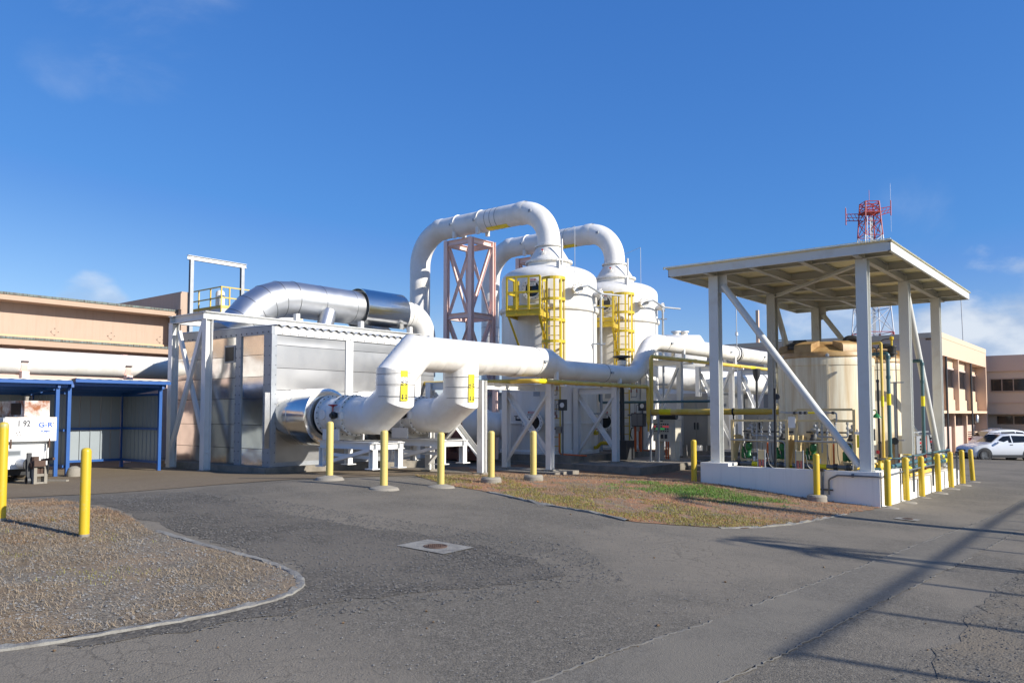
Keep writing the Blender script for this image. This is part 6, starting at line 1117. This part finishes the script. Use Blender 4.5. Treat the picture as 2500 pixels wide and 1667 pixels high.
P('north_downpipe', MB().cyl((-13.5, oy-.08, -1.2), (-13.5, oy-.08, 6.2), .06, 8), 'office2', OF)
P('wall_lamp', MB().lathe((ox+.1, 67.5, .9), [(.0, 0), (.16, .05), (.16, .5), (.1, .6), (0, .6)], 10), 'ss', OF)
for i in range(6): P('louvre_slat', MB().box(-10.9, 67.2, -.6+i*.16, ox+.02, 68.2, -.53+i*.16), 'office2', OF)
B2 = T('office_building', 'farther tan office block with a strip of windows at the right edge', 'building', (0, 80, -1.2)); by = 75.2
P('wall', MB().box(-14, by, 1.64, 25, by+12, 5.06), 'office2', B2); P('parapet', MB().box(-14, by-.12, 5.06, 25, by+12, 6.36), 'office', B2); P('base_wall', MB().box(-14, by+.8, -1.6, 25, by+11.9, 1.63), 'office2', B2); P('string_course', MB().box(-14, by-.06, 2.46, 25, by-.001, 2.56), 'office', B2); P('soffit', MB().box(-14, by-.1, 1.56, 25, by+.0, 1.66), 'office2', B2)
for i in range(12):
    x = -10.2+i*.80; w = P('window', MB().box(x+.04, by-.03, 3.46, x+.76, by-.005, 4.40), 'glass', B2); P('frame', MB().box(x-.03, by-.07, 3.40, x+.035, by-.001, 4.46).box(x+.036, by-.07, 4.405, x+.76, by-.001, 4.46).box(x+.036, by-.09, 3.38, x+.76, by-.001, 3.455), 'tand', w)
for i in range(8): x = -9.9+i*1.2; P('window', MB().box(x, by+.75, .75, x+1.1, by+.79, 1.4), 'glass', B2)
t = T('louvred_shed', 'small white louvred shed between the two office blocks', 'shed', (-10.4, 74, -1.3)); P('case', MB().box(-10.9, 73.6, -1.5, -9.5, 74.8, .35), 'steelw', t); P('roof', MB().box(-10.95, 73.55, .35, -9.45, 74.85, .45), 'frp', t)
for i in range(8): P('louvre', MB().box(-9.5, 73.65, -.9+i*.15, -9.46, 74.7, -.82+i*.15), 'frp', t)
P('door', MB().box(-9.4, 74.7, -1.4, -8.7, 74.8, .1), 'dark', t)

def make_car(org, ang, lab, name, Ln=4.55, Ht=1.60, Wd=1.82, dark=False):
    # x runs from nose (0) to tail (Ln); stations: x, sill z, belt z, roof z, belt half width, roof half width
    t = T(name, lab, 'car', org, 'white parked cars'); t.rotation_euler = (0, 0, ang); s = Ln/4.55; k = Ht/1.6
    st = [(0, .32, .62, .66, .60, .5), (.10, .24, .72, .78, .76, .66), (.45, .22, .88, .90, .87, .8), (1.05, .22, .98, .99, .90, .84), (1.30, .22, 1.0, 1.02, .905, .80), (2.05, .22, 1.02, 1.52, .91, .64), (2.6, .22, 1.04, 1.60, .91, .66), (3.4, .22, 1.07, 1.585, .91, .65), (3.95, .23, 1.12, 1.48, .90, .62), (4.30, .26, 1.10, 1.22, .87, .66), (4.48, .34, .95, 1.0, .82, .70), (4.55, .42, .8, .84, .74, .64)]
    vs = []; fs = []
    for (x, a, b, c, w, v) in st:
        x *= s; a *= k; b *= k; c *= k; w *= Wd/1.82; v *= Wd/1.82; m = (a+b)/2
        pr = [(w*.90, a), (w*1.0, a+.12*k), (w*1.015, m), (w, b), ((w*.35+v*.65), b+(c-b)*.62), (v, c-.02*k), (v*.55, c+.012*k)]
        vs += [(x, -y, z) for y, z in pr]+[(x, y, z) for y, z in pr[::-1]]
    n = 14
    for i in range(len(st)-1):
        for j in range(n): fs.append((i*n+j, i*n+(j+1) % n, (i+1)*n+(j+1) % n, (i+1)*n+j))
    fs += [tuple(range(n-1, -1, -1)), tuple(range((len(st)-1)*n, len(st)*n))]
    P('body', MB().add(vs, fs), 'carwhite', t, local=True, smooth=50)
    hw = .91*Wd/1.82; rw = .655*Wd/1.82
    def side(px, pz, sgn):      # point on the glasshouse side
        f = np.interp(px, [q[0] for q in st], [q[2] for q in st]); c = np.interp(px, [q[0] for q in st], [q[3] for q in st]); w = np.interp(px, [q[0] for q in st], [q[4] for q in st]); v = np.interp(px, [q[0] for q in st], [q[5] for q in st])
        g = min(1, max(0, (pz-f)/max(.05, (c-f)*.62))) ; y = w+((w*.35+v*.65)-w)*g
        if pz > f+(c-f)*.62: g2 = (pz-f-(c-f)*.62)/((c-f)*.38); y = (w*.35+v*.65)+(v-(w*.35+v*.65))*min(1, g2)
        return (px*s, sgn*(y*Wd/1.82+.006), pz*k)
    for sg in (-1, 1):
        for q in ([(1.48, 1.05), (2.52, 1.07), (2.52, 1.48), (2.12, 1.44)], [(2.60, 1.07), (3.42, 1.10), (3.40, 1.46), (2.60, 1.48)], [(3.50, 1.11), (4.02, 1.18), (3.86, 1.36), (3.48, 1.45)]): P('side_window', MB().poly([side(a, b, sg) for a, b in q]), 'glass', t, local=True, smooth=0)
        for x in (.88, 3.58):
            x *= s; P('wheel_arch', MB().lathe((x, sg*(hw-.16), .36*k), [(0, 0), (.42*k, 0), (.42*k, .175), (0, .175)], 28, (0, sg, 0)), 'plastic', t, local=True)
            w = P('wheel', MB().lathe((x, sg*(hw-.05), .335*k), [(.23*k, -.1), (.32*k, -.1), (.335*k, -.06), (.335*k, .07), (.31*k, .10), (.23*k, .10)], 28, (0, sg, 0)), 'rubber', t, local=True)
            mb = MB(); c = Vector((x, sg*(hw+.035), .335*k))
            for a in range(5): d = Vector((math.cos(a*1.2566), 0, math.sin(a*1.2566))); mb.bar(c, c+d*.22*k, .07, .02, up=(0, 1, 0))
            mb.lathe((x, sg*(hw+.02), .335*k), [(.205*k, 0), (.23*k, 0), (.23*k, .03), (.205*k, .03)], 24, (0, sg, 0)); P('rim', mb, 'galv', w, local=True); bpy.data.objects[w.name]
        P('sill_trim', MB().box(1.25*s, sg*hw-.03, .20*k, 3.2*s, sg*hw+.02, .36*k), 'plastic', t, local=True); P('mirror', MB().box(1.62*s, sg*(hw+.0), 1.03*k, 1.72*s, sg*(hw+.15), 1.13*k), 'carwhite', t, local=True)
        for x in (2.40, 3.25): P('door_handle', MB().box(x*s, sg*hw-.02, .93*k, (x+.17)*s, sg*hw+.03, .965*k), 'plastic', t, local=True)
        P('headlight', MB().poly([(.10*s, sg*.60, .70*k), (.50*s, sg*.885*Wd/1.82, .80*k), (.52*s, sg*.875*Wd/1.82, .89*k), (.16*s, sg*.60, .79*k)]), 'headl', t, local=True, smooth=0); P('tail_light', MB().box(4.28*s, sg*.72-.1, .95*k, 4.52*s, sg*.72+.13, 1.12*k), 'taill', t, local=True)
        P('roof_rail', MB().bar((2.1*s, sg*.6, 1.60*k), (3.8*s, sg*.6, 1.58*k), .035, .04), 'plastic', t, local=True)
    P('windscreen', MB().poly([(1.36*s, -.76, 1.085*k), (2.02*s, -.6, 1.53*k), (2.02*s, .6, 1.53*k), (1.36*s, .76, 1.085*k)]), 'glass', t, local=True, smooth=0); P('rear_window', MB().poly([(3.98*s, -.56, 1.475*k), (4.33*s, -.62, 1.215*k), (4.33*s, .62, 1.215*k), (3.98*s, .56, 1.475*k)]), 'glass', t, local=True, smooth=0)
    P('bumper', MB().box(-.03, -.62, .26*k, .14*s, .62, .50*k), 'plastic', t, local=True); P('grille', MB().box(-.02, -.42, .56*k, .10*s, .42, .66*k), 'plastic', t, local=True)
    return t
make_car((-8.75, 52.8, -1.13), R(38.5), 'white compact SUV seen side-on, nose behind the last roadside bollards', 'parked_car', 4.35, 1.58)
make_car((-5.2, 62.9, -1.28), R(38.5+180), 'white large SUV with dark rear glass and red tail lamp, behind the compact SUV', 'parked_car', 5.0, 1.85, 2.0)
t = T('traffic_cone', 'orange marker standing before the nose of the parked compact SUV', 'cone', (-9.9, 52.9, -1.1)); P('cone', MB().lathe((-9.75, 52.7, -1.12), [(.17, 0), (.17, .03), (.1, .04), (.035, .62), (0, .63)], 14), 'orangecone', t)

MA = T('radio_mast', 'red and white lattice radio mast beyond the canopy roof', 'mast', (-29.8, 116.5, -1.3)); mc = Vector((-29.8, 116.5, 0))
def hw_(z): return 2.1-(z-12.8)*(2.1-1.0)/(31-12.8)
ax1 = Vector((.776, .63, 0)); ax2 = Vector((-.63, .776, 0))
def mp_(i, z): sx, sy = ((-1, -1), (1, -1), (1, 1), (-1, 1))[i]; h = hw_(z)*.95; return mc+ax1*sx*h+ax2*sy*h+Vector((0, 0, z))
levels = [-1.3, 4, 8.5, 12.8, 16.2, 19.2, 21.9, 24.3, 26.4, 28.4, 30.0, 31.2]
for a, b in zip(levels[:-1], levels[1:]):
    m_ = 'redmast' if (a >= 26 or a < 12) else 'whitemast'
    for i in range(4):
        P('leg', MB().cyl(mp_(i, a), mp_(i, b), .09, 6), m_, MA); P('girt', MB().cyl(mp_(i, b), mp_((i+1) % 4, b), .055, 5), 'redmast' if b in (12.8, 26.4) else m_, MA); P('diagonal', MB().cyl(mp_(i, a), mp_((i+1) % 4, b), .05, 5), m_, MA); P('diagonal', MB().cyl(mp_((i+1) % 4, a), mp_(i, b), .05, 5), m_, MA)
for z in (30.4, 30.8): 
    for i in range(4): P('rail', MB().cyl(mp_(i, z)*1, mp_((i+1) % 4, z), .05, 5), 'redmast', MA)
P('top_platform', MB().bar(mc-ax1*1.2+Vector((0, 0, 29.7)), mc+ax1*1.2+Vector((0, 0, 29.7)), 2.2, .12), 'redmast', MA)
for s_, z0, ln in ((-1, 29.0, 2.7), (1, 29.7, 2.3)):
    p = mc+ax1*s_*1.05; q = mc+ax1*s_*(1.05+ln*.85); dz = -.1 if s_ < 0 else .6
    P('arm', MB().cyl(p+Vector((0, 0, z0+.6)), q+Vector((0, 0, z0+.6+dz*.6)), .06, 5).cyl(p+Vector((0, 0, z0-.4)), q+Vector((0, 0, z0-.3+dz*.8)), .06, 5).cyl(p+Vector((0, 0, z0+.1)), q+Vector((0, 0, z0+.1+dz*.7)), .04, 5), 'redmast', MA)
    for f in (.25, .5, .75): c = p+(q-p)*f; P('lattice_bar', MB().cyl(c+Vector((0, 0, z0-.35+dz*f)), c+(q-p)*.22+Vector((0, 0, z0+.6+dz*.5*f)), .04, 5), 'redmast', MA)
    P('arm_post', MB().cyl(q+Vector((0, 0, z0-.9+dz)), q+Vector((0, 0, z0+1.5+dz*.6)), .07, 6), 'redmast', MA); P('whip', MB().cyl(q+Vector((0, 0, z0-(.9 if s_ < 0 else 3.2)+dz)), q+Vector((0, 0, z0+(1.6 if s_ < 0 else 4.2))), .015, 5), 'grey', MA)
P('whip', MB().cyl(mc+Vector((0, 0, 29)), mc+Vector((0, 0, 33.0)), .03, 5), 'redmast', MA)
for a, z0, z1 in ((-.5, 25, 28.3), (.95, 24.5, 27.7), (-.9, 25, 29)): P('panel_antenna', MB().cyl(mc+ax1*a-ax2*1.2+Vector((0, 0, z0)), mc+ax1*a-ax2*1.2+Vector((0, 0, z1)), .06, 6), 'whitemast', MA)
P('cable_ladder', MB().bar(mc-ax1*.2-ax2*1.2+Vector((0, 0, 2)), mc-ax1*.2-ax2*.9+Vector((0, 0, 29)), .4, .06), 'grey', MA)
P('dish', MB().lathe(mc-ax1*2.2-ax2*1.6+Vector((0, 0, 15.8)), [(.0, .5), (.9, .45), (1.0, .35), (1.0, -.35), (.5, -.6), (0, -.7)], 24, (-.80, -.55, .0)), 'dark', MA)
t = T('whip_antenna', 'slim whip antenna with a bulb in its middle rising over the low roof', 'antenna', (-14.9, 35, 4)); P('rod', MB().cyl((-14.9, 35, 2), (-14.9, 35, 7.6), .022, 6), 'grey', t); P('coil', MB().lathe((-14.9, 35, 5.3), [(.03, -.08), (.07, -.06), (.06, .06), (.08, .09), (.03, .1)], 10), 'signwhite', t)
t = T('whip_antenna', 'thin tall whip antenna behind the right end of the pink office block', 'antenna', (-12.2, 76, 6)); P('rod', MB().cyl((-12.2, 76, 6.3), (-12.3, 76, 12.3), .035, 6), 'grey', t)
t = T('roof_pole', 'tan pole on the office roof seen between the canopy columns', 'post', (-22.3, 56.2, 6.7)); P('pole', MB().box(-22.4, 56.1, 6.7, -22.2, 56.3, 9.2), 'office', t)

# ================================================================== covers in the road
def cover(c, a, w, d, r, lab):
    z = H(*c); t = T('manhole', lab, 'manhole', (c[0], c[1], z), 'manholes in the road'); ca, sa = math.cos(a), math.sin(a); n = 8; vs = []; fs = []
    for j in range(n+1):
        for i in range(n+1): u = (i/n-.5)*w; v = (j/n-.5)*d; x = c[0]+u*ca-v*sa; y = c[1]+u*sa+v*ca; vs.append((x, y, H(x, y)+.014))
    fs = [(j*(n+1)+i, j*(n+1)+i+1, (j+1)*(n+1)+i+1, (j+1)*(n+1)+i) for j in range(n) for i in range(n)]
    P('surround', MB().add(vs, fs), 'kerb', t)
    cv = P('lid', MB().lathe((c[0], c[1], z), [(r, .005), (r, .022), (r*.86, .024), (r*.86, .018), (0, .02)], 28), 'rustdark', t)
    mb = MB()
    for i in range(-3, 4):
        for j in range(-3, 4):
            if i*i+j*j < 10: mb.box(c[0]+i*r*.23-r*.07, c[1]+j*r*.23-r*.07, z+.016, c[0]+i*r*.23+r*.07, c[1]+j*r*.23+r*.07, z+.026)
    P('tread', mb, 'rustdark', cv, smooth=0)
cover((-6.72, 6.82), R(4), .74, .56, .145, 'square concrete manhole surround with rusty iron lid in the driveway'); cover((-3.71, 16.65), R(4), .40, .46, .10, 'small pale manhole surround in the road before the wall corner')

# ================================================================== just outside the picture at right: what throws the long shadows over the road
t = T('pipe_rack', 'elevated pipe on slim posts along the road, outside the right edge', 'pipe rack', (10.0, 10, -.4)); hx = 10.0; hp = 6.4
P('pipe', MB().cyl((hx, 8.5, hp-.015*14.5), (hx, 34, hp-.6), .038, 14), 'galv', t)
for i in range(13): y = 8.66+1.84*i; P('post', MB().box(hx-.035, y-.035, -1.4, hx+.035, y+.035, hp-.08-.015*(y+6)), 'galv', t)
def palm(x, y, h, lean, lab, sd, tr=.2, cs=1.):
    rr = random.Random(sd); t = T('palm_tree', lab, 'palm', (x, y, H(x, y)), 'palms outside the right edge'); b = Vector((x, y, H(x, y)-.2)); tp = b+Vector((lean[0], lean[1], h))
    P('trunk', MB().tube([b, b+(tp-b)*.3+Vector((.1, .05, 0)), b+(tp-b)*.65+Vector((.08, .05, 0)), tp], [tr*1.2, tr, tr*.9, tr*.85], 12), 'trunk', t)
    mb = MB()
    for i in range(8):
        a = i*2.4; e = R(rr.uniform(-35, 45)); L_ = rr.uniform(.55, 1.0)*cs; prev = tp; d = Vector((math.cos(a)*math.cos(e), math.sin(a)*math.cos(e), math.sin(e)))
        for k in range(9):
            d = (d+Vector((0, 0, -.16))).normalized(); nx = prev+d*L_/9; s = d.cross(Vector((0, 0, 1))); s = s.normalized() if s.length > .01 else Vector((1, 0, 0))
            for sg in (-1, 1):
                w = .16*cs*math.sin(math.pi*(k+1.2)/11); q = prev+s*sg*w+d*.22+Vector((0, 0, -.15*w)); mb.add([prev, prev+d*.07, q], [(0, 1, 2)]); mb.add([prev+d*.09, prev+d*.15, q+d*.09], [(0, 1, 2)])
            mb.add([prev-s*.015, prev+s*.015, nx+s*.015, nx-s*.015], [(0, 1, 2, 3)]); prev = nx
    P('crown', mb, 'frond', t, smooth=0)
palm(5.6, 18.4, 7.8, (.5, -.6), 'tall palm beyond the road at right, outside the frame', 3, .24, 1.8); palm(7.6, 14.2, 7.1, (.3, -.8), 'second palm beyond the road at right, outside the frame', 9, .05); palm(6.4, 13.6, 5.8, (.3, -.5), 'third palm beyond the road at right, outside the frame', 15, .05)
